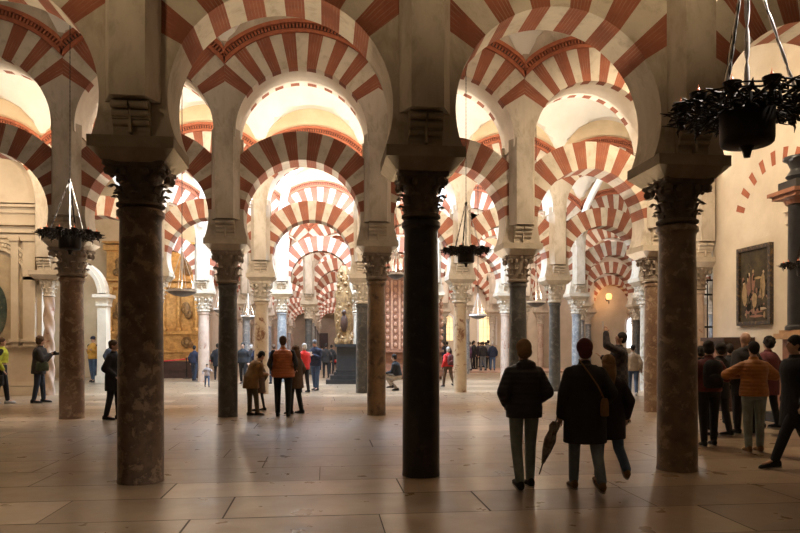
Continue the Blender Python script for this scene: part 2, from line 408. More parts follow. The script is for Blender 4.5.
SPEC = {  # (row,k): rad, shaft, shaft top, capital, pale, label
 (1, 0): (.255, 'breccia', 3.22, 'cap_dark', False, 'thick brown mottled marble column, leftmost of the three nearest columns'),
 (1, 1): (.225, 'blackmarble', 3.16, 'cap_dark', False, 'black marble column standing nearest in the middle of the hall'),
 (1, 2): (.243, 'breccia2', 3.16, 'cap_dark', False, 'grey brown mottled column nearest on the right, beneath the big iron chandelier'),
 (2, -1): (.25, 'brownmarble', 3.10, 'cap_mid', True, 'reddish brown column behind the left hanging lamp, left of the thick mottled column'),
 (2, 0): (.212, 'greydark', 2.98, 'cap_mid', True, 'dark grey column beside the bending visitor in the camel coat'),
 (2, 1): (.21, 'honey', 3.10, 'cap_mid', True, 'honey brown column just left of the nearest black marble column'),
 (2, 2): (.205, 'greydark', 3.08, 'cap_mid', True, 'dark column behind the woman in the dark puffer jacket'),
 (2, 3): (.20, 'brownmarble', 3.12, 'cap_mid', True, 'brown column half hidden left of the nearest right column'),
 (3, -2): (.15, 'pink', 3.15, 'cap_pale', True, 'slim twisted pinkish column at the right edge of the carved left wall'),
 (3, -1): (.20, 'greydark', 3.1, 'cap_pale', True, 'dark grey column peeking out right of the thick mottled column'),
 (3, 0): (.235, 'creamspot', 3.05, 'cap_pale', True, 'cream column with brown blotches left of the man in the orange vest'),
 (3, 1): (.215, 'greydark', 3.0, 'cap_pale', True, 'dark grey column with pale capital behind the honey brown column'),
 (3, 2): (.22, 'creamspot', 3.05, 'cap_pale', True, 'cream and brown veined column beside the person with the red rucksack'),
 (3, 3): (.195, 'greydark', 3.08, 'cap_pale', True, 'slender dark column between the two women walking away'),
 (4, -1): (.23, 'pink', 3.05, 'cap_pale', True, 'pale pink column by the toddler and the red rope barrier'),
 (4, 0): (.21, 'grey', 3.05, 'cap_pale', True, 'blue grey column behind the cream blotched column, deep on the left'),
 (4, 1): (.22, 'palemarble', 3.05, 'cap_pale', True, 'pale column behind the gilded carved pulpit in the distance'),
 (4, 2): (.2, 'grey', 3.05, 'cap_pale', True, 'grey column in the fourth row, behind the nearest black column'),
 (4, 3): (.22, 'pink', 3.05, 'cap_pale', True, 'pink and cream column right of the distant crowd'),
 (4, 4): (.21, 'grey', 3.05, 'cap_pale', True, 'grey column with pale capital above the head of the woman in the beanie'),
 (4, 5): (.21, 'pink', 3.05, 'cap_pale', True, 'pale mottled column between the man with raised arm and the brown column'),
 (4, 6): (.21, 'grey', 3.05, 'cap_pale', True, 'grey column farthest right in the fourth row, behind the nearest right column'),
 (3, 4): (.21, 'palemarble', 3.05, 'cap_pale', True, 'pale column hidden just behind the brown column on the right'),
}
for (r, k), (rad, mt, zt, cap, pale, lab) in SPEC.items():
    column(k, r, rad, mt, lab, zt, cap, pale, spiral=(r, k) == (3, -2))
# edge columns that carry the arches cut by the frame
column(-1, 1, .23, 'breccia', 'brown column just outside the left edge carrying the nearest left arch', 3.16, 'cap_dark', False)
column(3, 1, .23, 'breccia2', 'grey brown column just outside the right edge carrying the nearest right arch', 3.16, 'cap_dark', False)
column(-2, 2, .23, 'brownmarble', 'brown column outside the left edge in the second row', 3.1, 'cap_mid', True)
KR = {5: (-2, 6), 6: (-2, 7), 7: (-2, 1), 8: (-2, 1), 9: (-2, 1), 10: (-2, 1), 11: (-2, 1), 12: (-2, 1)}
CM = ['grey', 'pink', 'palemarble', 'greydark', 'grey', 'creamspot']
for r, (ka, kb) in KR.items():
    for k in range(ka, kb+1):
        side = 'left' if k <= 0 else ('centre' if k < 3 else 'right')
        mt = CM[(k*5+r*3) % 6]
        column(k, r, .21, mt, 'slender %s column far back on the %s, %s row from the front' % (M[mt].name.replace('_', ' '), side, ORD[r]), 3.05, 'cap_pale', True,
               group='far columns of the %s row' % ORD[r])
column(0, 0, .2, 'pink', 'slim column with pale pier standing at the end of the painting wall', 3.1, 'cap_mid', True, x=10.02, y=17.2)

BAYS = {1: range(-1, 3), 2: range(-2, 3), 3: range(-3, 5), 4: range(-2, 6), 5: range(-2, 7), 6: range(-2, 7)}
for r in range(7, 13): BAYS[r] = range(-2, 1)
def bayname(r, b):
    n = sorted(BAYS[r]).index(b)+1
    return n
for r, bs in BAYS.items():
    bl = list(bs); lastn = len(bl)
    for b in bs:
        cx = (colx(b)+colx(b+1))/2+off(r, b); y = rowy(r); i = bl.index(b)
        if r in (5, 6) and b == 2: continue
        pos = ORD[i+1]+' from the left'
        if r <= 5:
            rown = {1: 'nearest', 2: 'second', 3: 'third', 4: 'fourth', 5: 'fifth'}[r]
            ll = 'red and white striped lower arch in the %s row of arches, %s' % (rown, pos); gl = None
            ul = 'striped upper arch with brick moulding in the %s row of arches, %s' % (rown, pos)
            gl = 'lower arches of the %s row' % rown; gu = 'upper arches of the %s row' % rown
        else:
            ll = 'small striped lower arch far down the hall in the %s row' % ORD[r]; gl = 'lower arches of the %s row' % ORD[r]
            ul = 'small striped upper arch far down the hall in the %s row' % ORD[r]; gu = 'upper arches of the %s row' % ORD[r]
        if not (r == 3 and b <= -3):
            o = link('lower_arch', low_front[b % 3] if r == 1 else low_meshes[(b+r) % 4], None, (cx, y, 0)); tag(o, ll, 'arch', gl)
        o = link('upper_arch', up_meshes[(b*3+r) % 4], None, (cx, y, 0)); tag(o, ul, 'arch', gu)
        link('brick_moulding', mould, o)
    # wall over the arches
    mb = MB(); top = 9.6; t = .45
    for b in bs:
        cx = (colx(b)+colx(b+1))/2+off(r, b)
        N = 24; xs = [-HALF+DX*i/N for i in range(N+1)]
        for i in range(N):
            a, c = xs[i], xs[i+1]
            za, zc_ = UZC+math.sqrt(URO**2-a*a), UZC+math.sqrt(URO**2-c*c)
            for yy in (-t, t): mb.face([(cx+a, yy, za), (cx+c, yy, zc_), (cx+c, yy, top), (cx+a, yy, top)])
    struct(link('wall_above_arches', mb.mesh('wall_above_arches', M['lunette'] if r > 2 else M['plaster']), None, (0, rowy(r), 0)))

# ------------------------------------------------------------------ vaults
def vault(name, ya, yb, xa, xb, zb=7.9, rise=2.9, step=.16, xo=0):
    mb = MB(); nx = int((xb-xa)/step); ny = 26
    def z(x, y):
        u = (x-X0-xo)/DX; d = abs(u-math.floor(u)-.5)*DX
        t = UZC+1.45+math.sqrt(max(1.62**2-d*d, 0)) if d < 1.62 else UZC+1.45
        v = (2*(y-ya)/(yb-ya)-1); m = zb+rise*math.sqrt(max(1-v*v, 0))
        return max(t, m)
    vs = []; fs = []
    for i in range(nx+1):
        for j in range(ny+1):
            x = xa+(xb-xa)*i/nx; y = (ya+yb)/2-(yb-ya)/2*cos(PI*j/ny); vs.append((x, y, z(x, y)))
    for i in range(nx):
        for j in range(ny): a = i*(ny+1)+j; fs.append((a, a+1, a+ny+2, a+ny+1))
    mb.raw(vs, fs); o = link(name, mb.mesh(name, M['vault'], smooth=30)); struct(o); return o
XA, XB = {0: -8, 1: -9, 2: -13, 3: -13, 4: -10, 5: -10}, {0: 11, 1: 12.5, 2: 17, 3: 23, 4: 23, 5: 23}
for n in range(0, 12):
    vault('ceiling', rowy(n)+.43, rowy(n+1)-.43, XA.get(n, -9.5), XB.get(n, 3.2), step=.16 if n < 4 else .33, xo=off(n+1) if n < 12 else 0)

# ------------------------------------------------------------------ floor of individual marble slabs
def floor():
    mb = MB(); rnd = random.Random(3)
    tones = ['floor_a', 'floor_b', 'floor_c', 'floor_d']
    y = -2.5
    while y < 96:
        dep = rnd.uniform(.75, 1.0)
        if y > 50: dep = 6
        x = -21-rnd.random()*2
        xr = 19
        while x < xr:
            w = rnd.uniform(1.5, 3.4) if y < 50 else 8
            g = rnd.choice([.0015, .002, .003, .006, .011]) if y > 9.5 else rnd.choice([.003, .005, .008, .012]); mi = rnd.choice([0, 0, 0, 1, 1, 2]); j = 0
            x1 = x+w
            mb.face([(x+g, y+g, 0), (x1-g+j, y+g, 0), (x1-g, y+dep-g, 0), (x+g-j, y+dep-g, 0)], mi)
            x = x1
        y += dep
    mats = []
    cols = [((.28, .20, .125), (.21, .145, .088)), ((.245, .172, .108), (.175, .122, .075)), ((.40, .30, .205), (.31, .225, .145)), ((.22, .155, .10), (.17, .118, .072))]
    for (n_, (a, b)) in zip(tones, cols):
        m = mat(n_, a, b, scale=1.1, rough=.27, c3=(.27, .20, .14), s3=1.4, lo3=.48, hi3=.9, bump=.22, bscale=1.8, spec=.36)
        nt = m.node_tree; L = nt.links.new; b_ = nt.nodes['Principled BSDF']
        n = nd(nt, 'ShaderNodeTexNoise'); n.inputs['Scale'].default_value = 3; n.inputs['Detail'].default_value = 6
        tc = nd(nt, 'ShaderNodeTexCoord'); L(tc.outputs['Object'], n.inputs['Vector'])
        mr = nd(nt, 'ShaderNodeMapRange'); mr.inputs['To Min'].default_value = .20; mr.inputs['To Max'].default_value = .42
        L(n.outputs['Fac'], mr.inputs['Value']); L(mr.outputs['Result'], b_.inputs['Roughness'])
        mats.append(m)
    o = link('floor', mb.mesh('floor', mats)); struct(o)
    mb = MB(); mb.box(0, 46, -.06, 44, 104, .1)
    struct(link('floor_bed', mb.mesh('floor_bed', mat('dark_joint', (.07, .05, .035)))))
floor()
# ------------------------------------------------------------------ outer walls
def wallbox(name, x0, x1, y0, y1, z0, z1, m='wall'):
    mb = MB(); mb.box((x0+x1)/2, (y0+y1)/2, (z0+z1)/2, x1-x0, y1-y0, z1-z0)
    return struct(link(name, mb.mesh(name, M[m])))
YL = rowy(3)+.12
# left carved wall closing the third row
wallbox('wall_left', -13.4, -9.0, YL, YL+.5, 0, 11)
wallbox('wall_left_side', -13.4, -13.1, 12, YL, 0, 11)
def relief_wall():
    mb = MB(); yf = YL
    mb.box(-11.2, yf-.10, .14, 4.4, .2, .28); mb.box(-11.2, yf-.07, .36, 4.4, .14, .12)
    for (z, h, p) in ((1.55, .09, .10), (1.68, .05, .14), (5.05, .10, .10), (5.22, .12, .18), (5.42, .06, .24), (5.85, .10, .10), (6.02, .08, .18), (6.12, .05, .24)):
        mb.box(-11.2, yf-p/2, z, 4.4, p, h)
    # plain pilasters
    for (x, w) in ((-9.32, .36), (-9.75, .22)):
        mb.box(x, yf-.09, 3.3, w, .18, 3.5); mb.box(x, yf-.12, 4.95, w+.1, .24, .12); mb.box(x, yf-.12, 1.75, w+.1, .24, .1)
    for x in (-12.6, -12.0): mb.box(x, yf-.09, 3.3, .3, .18, 3.5)
    o = link('stone_wall_facing', mb.mesh('stone_wall_facing', M['wall'])); tag(o, 'cream stone wall facing with cornices and pilasters on the far left', 'wall relief')
    # carved archivolt & carved pilasters as parts of the facing
    mb = MB(); cx, zc = at_y(-3, yf), 3.75; n = 28; rnd = random.Random(4)
    for i in range(n):
        A, B = PI*i/n, PI*(i+1)/n
        for (ra, rb, p) in ((.86, .93, .14), (.93, 1.12, .08), (1.12, 1.2, .16)):
            q = [(cx+r_*cos(t), yf-p, zc+r_*sin(t)) for r_, t in ((ra, A), (rb, A), (rb, B), (ra, B))]
            mb.face(q); mb.face([q[1], (q[1][0], yf, q[1][2]), (q[2][0], yf, q[2][2]), q[2]]); mb.face([q[0], q[3], (q[3][0], yf, q[3][2]), (q[0][0], yf, q[0][2])])
        a = (A+B)/2; mb.ball((cx+1.03*cos(a), yf-.09, zc+1.03*sin(a)), .07, .05, .07, 8, 6)
    for sx in (-1, 1):
        x = cx+sx*1.03
        mb.box(x, yf-.05, 2.7, .34, .1, 2.1); mb.box(x, yf-.09, 3.72, .42, .18, .1)
        for i in range(15):
            z = 1.85+i*.125; mb.ball((x+(.05 if i % 2 else -.05), yf-.11, z), .08, .05, .055, 8, 6); mb.ball((x-(.07 if i % 2 else -.07), yf-.11, z+.05), .04, .04, .04, 6, 5)
    link('carved_archivolt', mb.mesh('carved_archivolt', M['carved'], smooth=40), o)
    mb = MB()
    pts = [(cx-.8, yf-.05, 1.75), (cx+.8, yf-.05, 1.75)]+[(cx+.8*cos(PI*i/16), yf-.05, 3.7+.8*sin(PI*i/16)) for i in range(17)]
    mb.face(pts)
    link('niche_panel', mb.mesh('niche_panel', mat('niche_painted_shade', (.48, .38, .25), (.36, .28, .19), scale=3, rough=.9)), o)  # flat panel; the niche's shade is painted in as a darker tone
    mb = MB()
    vs = [(cx-.05+.38*cos(t), yf-.09, 2.7+.85*sin(t)) for t in [2*PI*i/28 for i in range(28)]]
    mb.face(vs); vs2 = [(v[0], yf-.04, v[2]) for v in vs]
    for i in range(28): mb.face([vs[i], vs[(i+1) % 28], vs2[(i+1) % 28], vs2[i]])
    p = link('oval_painting', mb.mesh('oval_painting', mat('dark_green_painting', (.03, .05, .045), (.12, .14, .10), scale=3, rough=.4, c3=(.35, .22, .14), s3=4, lo3=.6, hi3=.7)), None)
    tag(p, 'dark oval painting in the carved niche at the far left edge', 'painting')
relief_wall()

# left back: stone doorway arch and gilded altarpiece
YD = 30.0
def doorway():
    cx, zc, r = -10.7, 3.80, 1.15
    mb = MB(); n = 24; t0, t1 = YD-.3, YD+.3
    for i in range(n):
        A, B = PI*i/n, PI*(i+1)/n
        for (ra, rb, p) in ((r, r+.16, .06), (r+.16, r+.30, 0)):
            q = [(cx+a*cos(t), t0-p, zc+a*sin(t)) for a, t in ((ra, A), (rb, A), (rb, B), (ra, B))]
            mb.face(q)
            mb.face([q[1], (q[1][0], t1, q[1][2]), (q[2][0], t1, q[2][2]), q[2]]); mb.face([q[0], q[3], (q[3][0], t1, q[3][2]), (q[0][0], t1, q[0][2])])
    for sx in (-1, 1):
        x = cx+sx*(r+.16); mb.box(x, YD, 1.7, .36, .6, 3.1); mb.box(x, YD, 3.3, .46, .7, .1); mb.box(x, YD, 3.48, .56, .8, .26, taper=.8); mb.box(x, YD, 3.68, .70, .9, .14); mb.box(x, YD, .15, .5, .74, .3)
    o = link('stone_doorway', mb.mesh('stone_doorway', M['wall'])); tag(o, 'pale stone round arched doorway with pilasters deep on the left', 'doorway')
doorway()
wallbox('wall_back_left', -20, -6.2, 34.6, 35, 0, 11, 'lunette')
wallbox('wall_far_left', -13.6, -13.3, 23.2, 34.6, 0, 11, 'wall')

def retable():
    e = empty('gilded_altarpiece', (-8.3, 34.2, 0)); tag(e, 'tall gilded wooden altarpiece with columns and cornices behind the rope barrier', 'altarpiece')
    mb = MB(); mb.box(0, 0, 3.35, 4.4, .5, 5.9); link('panel', mb.mesh('panel', M['gold']), e)
    mb = MB()
    for z, h, p in ((.5, .25, .5), (1.3, .12, .35), (2.2, .15, .5), (4.5, .22, .5), (4.75, .1, .65), (6.3, .25, .6), (6.55, .1, .75)):
        mb = MB(); mb.box(0, -.2, z, 4.6, p, h); link('cornice', mb.mesh('cornice', M['gold']), e)
    for x in (-2.0, -1.2, -.5, .5, 1.2, 2.0):
        mb = MB(); mb.lathe([(.14, 2.28), (.14, 2.4), (.09, 2.45), (.11, 3.2), (.09, 4.1), (.15, 4.3), (.15, 4.4)], 16, T=Matrix.Translation((x, -.4, 0)), func=lambda a, z: 1+.12*sin(4*a+z*8))
        link('twisted_column', mb.mesh('twisted_column', M['gold'], smooth=40), e)
    rnd = random.Random(2)
    for x0 in (-1.6, 0, 1.6):
        for z0 in (3.3, 5.4, 1.75):
            mb = MB()
            for i in range(7): mb.ball((x0+rnd.uniform(-.14, .14), -.32, z0+rnd.uniform(-.3, .3)*(.5 if z0 < 2 else 1)), .16, .1, .18, 8, 6)
            mb.ball((x0, -.36, z0), .16, .12, .4 if z0 > 2 else .2, 10, 8)
            link('carved_relief', mb.mesh('carved_relief', M['golddark'], smooth=40), e)
    mb = MB(); mb.box(0, -.35, .19, 4.8, .9, .38); mb.box(0, -.4, .59, 4.4, .9, .45); link('plinth', mb.mesh('plinth', M['wooddark']), e)
retable()

# deep back walls
wallbox('wall_back_right', 3.0, 23, rowy(6)+.3, rowy(6)+.6, 0, 11, 'wall')
wallbox('wall_nave_right', 2.95, 3.15, rowy(6)+.6, 92, 0, 11, 'wall')
wallbox('wall_nave_left', -9.6, -9.4, 35, 92, 0, 11, 'wall')
wallbox('wall_back', -9.6, 3.2, 91.5, 92, 0, 11, 'wall')
wallbox('wall_far_right', 23, 23.3, 23, 45, 0, 11, 'wall')
wallbox('wall_side_right', 10.7, 17, 22.6, 22.8, 0, 11, 'wall') if False else None

# right side wall (painting wall)
XW = 10.3
wallbox('wall_right', XW, XW+.4, 1.5, 16.9, 0, 11, 'wall')
def blind_arch():
    yc, zc = 14.3, 4.42; e = empty('blind_arch', (XW, yc, zc)); tag(e, 'walled up arch showing red brick voussoirs in the wall above the large painting', 'arch')
    for i in range(8):
        mb = MB(); a = R(19+i*15.5); w = R(5.6); ra, rb = 1.33, 1.66
        f = lambda r_, t, dx: (XW-dx, yc+r_*cos(t), zc+r_*sin(t))
        q = [f(ra, a, .006), f(rb, a, .006), f(rb, a+w, .006), f(ra, a+w, .006)]; mb.face(q)
        q2 = [f(ra, a, 0), f(rb, a, 0), f(rb, a+w, 0), f(ra, a+w, 0)]
        for j in range(4): mb.face([q[j], q[(j+1) % 4], q2[(j+1) % 4], q2[j]])
        link('voussoir', mb.mesh('voussoir', M['red_plain']), e, (-XW, -yc, -zc))
blind_arch()
wallbox('trim_1', XW-.12, XW, 1.5, 14.0, 4.55, 4.75, 'wall')
wallbox('trim_2', XW-.06, XW, 1.5, 14.0, 4.3, 4.38, 'wall')

def painting():
    y0, y1, z0, z1 = 14.45, 15.72, 2.08, 3.98
    mb = MB(); t = .09
    for (a, b, c, d) in ((y0, y1, z1-t, z1), (y0, y1, z0, z0+t), (y0, y0+t, z0+t, z1-t), (y1-t, y1, z0+t, z1-t)):
        mb.box(XW-.05, (a+b)/2, (c+d)/2, .1, b-a, d-c)
    e = empty('framed_painting', (0, 0, 0)); e.location = (XW, (y0+y1)/2, z0); T = (-XW, -(y0+y1)/2, -z0)
    tag(e, 'large dark religious painting in a black and gold frame on the right wall', 'painting')
    link('frame', mb.mesh('frame', mat('black_gold_frame', (.03, .02, .015), (.20, .12, .04), scale=14, rough=.35, lo=.5, hi=.7)), e, T)
    mb = MB(); mb.box(XW-.025, (y0+y1)/2, (z0+z1)/2, .03, y1-y0-2*t+.02, z1-z0-2*t+.02)
    link('canvas', mb.mesh('canvas', mat('dark_canvas', (.035, .028, .018), (.085, .062, .034), scale=3.5, rough=.7, spec=.2, c3=(.20, .13, .06), s3=3, lo3=.60, hi3=.75)), e, T)
    # painted figures: thin paint layers on the canvas
    mb = MB(); P = [M['paintpale'], M['paintred'], M['paintdark'], M['paintgold']]
    def blob(u, v, w, h, mi, n=14, seed=0):
        rnd = random.Random(seed+int(u*100)); yc = y1-t-(y1-y0-2*t)*u; zc = z1-t-(z1-z0-2*t)*v
        mb.face([(XW-.0425-.0007*mi-.00001*(seed % 50), yc+w*cos(2*PI*i/n)*rnd.uniform(.8, 1.1), zc+h*sin(2*PI*i/n)*rnd.uniform(.85, 1.1)) for i in range(n)], mi)
    blob(.78, .52, .09, .32, 3);  blob(.62, .40, .14, .03, 3); blob(.72, .62, .06, .12, 3)
    blob(.45, .45, .07, .22, 1); blob(.45, .30, .04, .045, 3); blob(.30, .50, .08, .25, 1); blob(.30, .34, .045, .05, 0)
    blob(.15, .62, .10, .28, 3); blob(.13, .46, .05, .05, 0); blob(.50, .70, .10, .18, 3); blob(.45, .86, .35, .06, 1); blob(.75, .83, .18, .03, 0); blob(.3, .8, .1, .1, 2)
    blob(.55, .93, .3, .03, 1)
    rq = random.Random(12)
    for i in range(46): blob(rq.uniform(.08, .92), rq.uniform(.36, .97), rq.uniform(.02, .055), rq.uniform(.02, .09), rq.choice([1, 2, 2, 3, 1, 2]), 9, i)
    blob(.80, .50, .055, .22, 0); blob(.80, .33, .035, .045, 0)
    link('painted_figures', mb.mesh('painted_figures', P), e, T)
M['paintpale'] = mat('paint_pale', (.55, .42, .27), (.35, .25, .15), scale=8, rough=.5)
M['paintred'] = mat('paint_red', (.26, .11, .06), (.16, .07, .04), scale=8, rough=.5)
M['paintdark'] = mat('paint_dark', (.012, .011, .009), (.03, .024, .016), scale=8, rough=.9, spec=.1)
M['paintgold'] = mat('paint_gold', (.38, .25, .11), (.22, .14, .06), scale=8, rough=.5)
painting()

def altar():
    x, y = 9.80, 12.95
    e = empty('side_altar', (x, y, 0), R(0)); tag(e, 'stepped red stone altar base with tall black column at the right edge', 'altar')
    mb = MB(); mb.box(.05, -.4, .55, .86, 1.3, 1.1); mb.box(.12, -.3, 1.50, .70, 1.0, .44); link('pedestal', mb.mesh('pedestal', M['terracotta']), e)
    mb = MB(); mb.box(-.02, -.38, 1.14, 1.02, 1.5, .1); mb.box(.02, -.38, 1.235, .94, 1.35, .092); link('ledge', mb.mesh('ledge', M['black']), e)
    mb = MB(); mb.box(-.04, -.38, .1, 1.06, 1.55, .2); link('foot_step', mb.mesh('foot_step', M['black']), e)
    mb = MB(); mb.box(.07, -.05, 1.78, .80, .8, .12); mb.box(.07, 0, 1.875, .60, .62, .07); link('column_plinth', mb.mesh('column_plinth', mat('ochre_stone', (.50, .30, .16), (.38, .22, .11), scale=6, rough=.5)), e)
    mb = MB(); mb.lathe([(.27, 1.91), (.27, 1.98), (.22, 2.02), (.22, 2.1), (.205, 4.55), (.24, 4.6)], 24, func=lambda a, z: 1+.04*sin(12*a)); link('shaft', mb.mesh('shaft', M['black'], smooth=40), e)
    mb = MB(); mb.box(0, 0, 4.68, .72, .72, .08); mb.box(0, 0, 4.76, .85, .85, .08); mb.lathe([(.25, 4.52), (.3, 4.6), (.36, 4.66)], 20); link('capital', mb.mesh('capital', M['terracotta']), e)
    mb = MB(); mb.box(0, 0, 4.90, .55, .55, .2); mb.lathe([(.18, 5.0), (.26, 5.1), (.16, 5.25), (.22, 5.4), (.30, 5.45), (.30, 5.5)], 20); link('urn', mb.mesh('urn', M['black'], smooth=40), e)
altar()

# furniture by the right wall
def bench(x, y, rz, w, label):
    e = empty('wooden_bench', (x, y, 0), rz); tag(e, label, 'bench')
    mb = MB(); mb.box(0, 0, .45, w, .42, .05); link('seat', mb.mesh('seat', M['wooddark']), e)
    mb = MB(); mb.box(0, .2, 1.0, w, .05, .12); mb.box(0, .2, .72, w, .04, .3)
    for i in range(7): mb.box(-w/2+.05+i*(w-.1)/6, .2, .85, .05, .045, .4)
    link('backrest', mb.mesh('backrest', M['wood']), e)
    for sx in (-1, 1):
        for sy in (-1, 1):
            mb = MB(); mb.box(sx*(w/2-.04), sy*.18, .215, .06, .06, .43); link('leg', mb.mesh('leg', M['wooddark']), e)
def cabinet():
    e = empty('carved_cabinet', (9.88, 15.6, 0)); tag(e, 'dark reddish wooden lectern cabinet standing beneath the painting', 'cabinet')
    mb = MB(); mb.box(0, 0, .85, .7, .9, 1.7); link('body', mb.mesh('body', M['wooddark']), e)
    for zz in (.05, 1.74): mb = MB(); mb.box(0, 0, zz, .8, 1.0, .09); link('moulding', mb.mesh('moulding', M['wooddark']), e)
    for sy in (-1, 1):
        mb = MB(); mb.box(-.36, sy*.22, .9, .03, .36, 1.3); d = link('door', mb.mesh('door', M['wood']), e)
        mb = MB(); mb.ball((-.39, sy*.07, .95), .02, n=8, m=6); link('knob', mb.mesh('knob', M['gold']), d)
cabinet()
def grille():
    x0, x1, y = 10.4, 12.4, 17.6
    e = empty('iron_grille', (0, 0, 0)); e.location = (x0, y, 0); tag(e, 'tall iron window grille beyond the slim column at the right', 'grille')
    mb = MB()
    for i in range(13): mb.tube([((x1-x0)*i/12, 0, 0), ((x1-x0)*i/12, 0, 3.4)], .016, 6)
    link('bars', mb.mesh('bars', M['iron']), e)
    for z in (.1, 1.2, 2.1, 3.0, 3.4): mb = MB(); mb.box((x1-x0)/2, 0, z, x1-x0, .04, .05); link('rail', mb.mesh('rail', M['iron']), e)
grille()

# gilded pulpit by the far column
def pulpit():
    x, y = .80, 28.1
    e = empty('gilded_pulpit', (x, y, 0)); tag(e, 'carved gilded pulpit on black pedestal and steps down the central nave', 'pulpit')
    mb = MB(); mb.box(0, 0, .09, 1.5, 1.3, .18); mb.box(.05, 0, .27, 1.25, 1.1, .18); mb.box(.1, 0, .42, 1.05, .95, .12); link('steps', mb.mesh('steps', M['black']), e)
    mb = MB(); mb.box(.1, 0, 1.0, .8, .75, 1.05); mb.box(.1, 0, 1.58, .95, .9, .12); mb.box(.1, 0, .55, .9, .85, .1); link('pedestal', mb.mesh('pedestal', M['black']), e)
    mb = MB(); rnd = random.Random(6)
    mb.lathe([(.35, 1.64), (.38, 1.8), (.26, 2.0), (.33, 2.3), (.36, 2.9), (.3, 3.3), (.34, 3.7), (.22, 4.1), (.28, 4.5), (.12, 4.9)], 20, func=lambda a, z: 1+.14*sin(5*a+z*6)+.08*sin(9*a-z*13))
    for i in range(70):
        a = rnd.uniform(0, 2*PI); z = rnd.uniform(1.7, 4.7); r_ = .33-.03*(z-1.7); mb.ball((r_*cos(a), r_*sin(a), z), rnd.uniform(.06, .11), rnd.uniform(.05, .1), rnd.uniform(.06, .13), 8, 6)
    link('carving', mb.mesh('carving', M['golddark'], smooth=45), e)
    mb = MB(); mb.ball((0, -.33, 2.5), .16, .12, .36, 12, 10); mb.ball((0, -.38, 2.95), .09, .09, .11, 10, 8); link('niche_statue', mb.mesh('niche_statue', M['wooddark'], smooth=60), e)
pulpit()
def screen():
    x0, w, y = 2.55, 2.9, 31.2
    e = empty('carved_wooden_screen', (x0+w/2, y, 0)); tag(e, 'reddish carved wooden choir screen seen between the nearest black and honey columns', 'screen')
    mb = MB(); mb.box(0, 0, 2.45, w, .3, 4.9); link('panel', mb.mesh('panel', M['wood']), e)
    mb = MB(); rnd = random.Random(8)
    for i in range(8):
        x = -w/2+.18+i*(w-.36)/7; mb.box(x, -.2, 3.0, .09, .12, 3.2)
        for z in [1.6+j*.32 for j in range(10)]: mb.ball((x+.17, -.16, z), .09, .05, .11, 8, 6)
    link('carved_lattice', mb.mesh('carved_lattice', mat('pale_carved_wood', (.50, .27, .16), (.34, .16, .09), scale=6, rough=.6, bump=.4)), e)
    for (yy, zz, ww, dd, hh) in ((-.2, 4.9, w+.2, .6, .2), (-.2, 1.32, w+.1, .5, .12), (-.1, .3, w+.1, .6, .3)): mb = MB(); mb.box(0, yy, zz, ww, dd, hh); link('cornice', mb.mesh('cornice', M['wood']), e)
screen()
def step(x0, x1, y0, y1, h, label, m='terracotta'):
    mb = MB(); mb.box((x0+x1)/2, (y0+y1)/2, h/2, x1-x0, y1-y0, h); o = link('raised_platform', mb.mesh('raised_platform', M[m])); tag(o, label, 'platform')
M['brickfloor'] = mat('reddish_platform_stone', (.42, .26, .18), (.32, .19, .13), scale=2, rough=.7)
step(3.2, 15, 37.6, 43, .10, 'low reddish stone platform the distant crowd stands on', 'brickfloor')

# back chapel openings on right back wall: lit warm windows and a wall lamp
def chapel_window(x, y, z, w, h, m, n):
    mb = MB(); k = 16; pts = [(x-w/2, y, z), (x+w/2, y, z)]+[(x+w/2*cos(PI*i/k), y, z+h+w/2*sin(PI*i/k)) for i in range(k+1)]
    mb.face(pts)
    e = struct(link('window_%d' % n, mb.mesh('window', M[m])))
    mb = MB(); d = .06
    for i in range(k):
        A, B = PI*i/k, PI*(i+1)/k
        q = [(x+r_*cos(t), y-d, z+h+r_*sin(t)) for r_, t in ((w/2, A), (w/2+.14, A), (w/2+.14, B), (w/2, B))]; mb.face(q)
        mb.face([q[0], q[3], (q[3][0], y+.02, q[3][2]), (q[0][0], y+.02, q[0][2])]); mb.face([q[1], q[2], (q[2][0], y+.02, q[2][2]), (q[1][0], y+.02, q[1][2])])
    for sx in (-1, 1): mb.box(x+sx*(w/2+.07), y-d/2+.01, z+h/2, .14, d+.02, h)
    for i in range(1, 4): mb.box(x-w/2+w*i/4, y-.02, z+h/2+w/4, .04, .03, h+w/2)
    for i in range(1, 4): mb.box(x, y-.02, z+h*i/3, w, .03, .04)
    link('window_frame', mb.mesh('window_frame', M['whitestone']), e)
yb = rowy(6)+.28
chapel_window(at_y(446, yb), yb, 1.9, .9, 1.3, 'windowlit', 1)
chapel_window(at_y(487, yb), yb, 1.6, 1.1, 1.8, 'windowlit', 2)
chapel_window(at_y(632, yb), yb, 1.4, .8, 1.7, 'windowcool', 3)
mb = MB(); mb.box(-.3, 91.45, 1.6, 1.5, .1, 3.2)
o = link('door_1', mb.mesh('door', M['wooddark'])); struct(o)

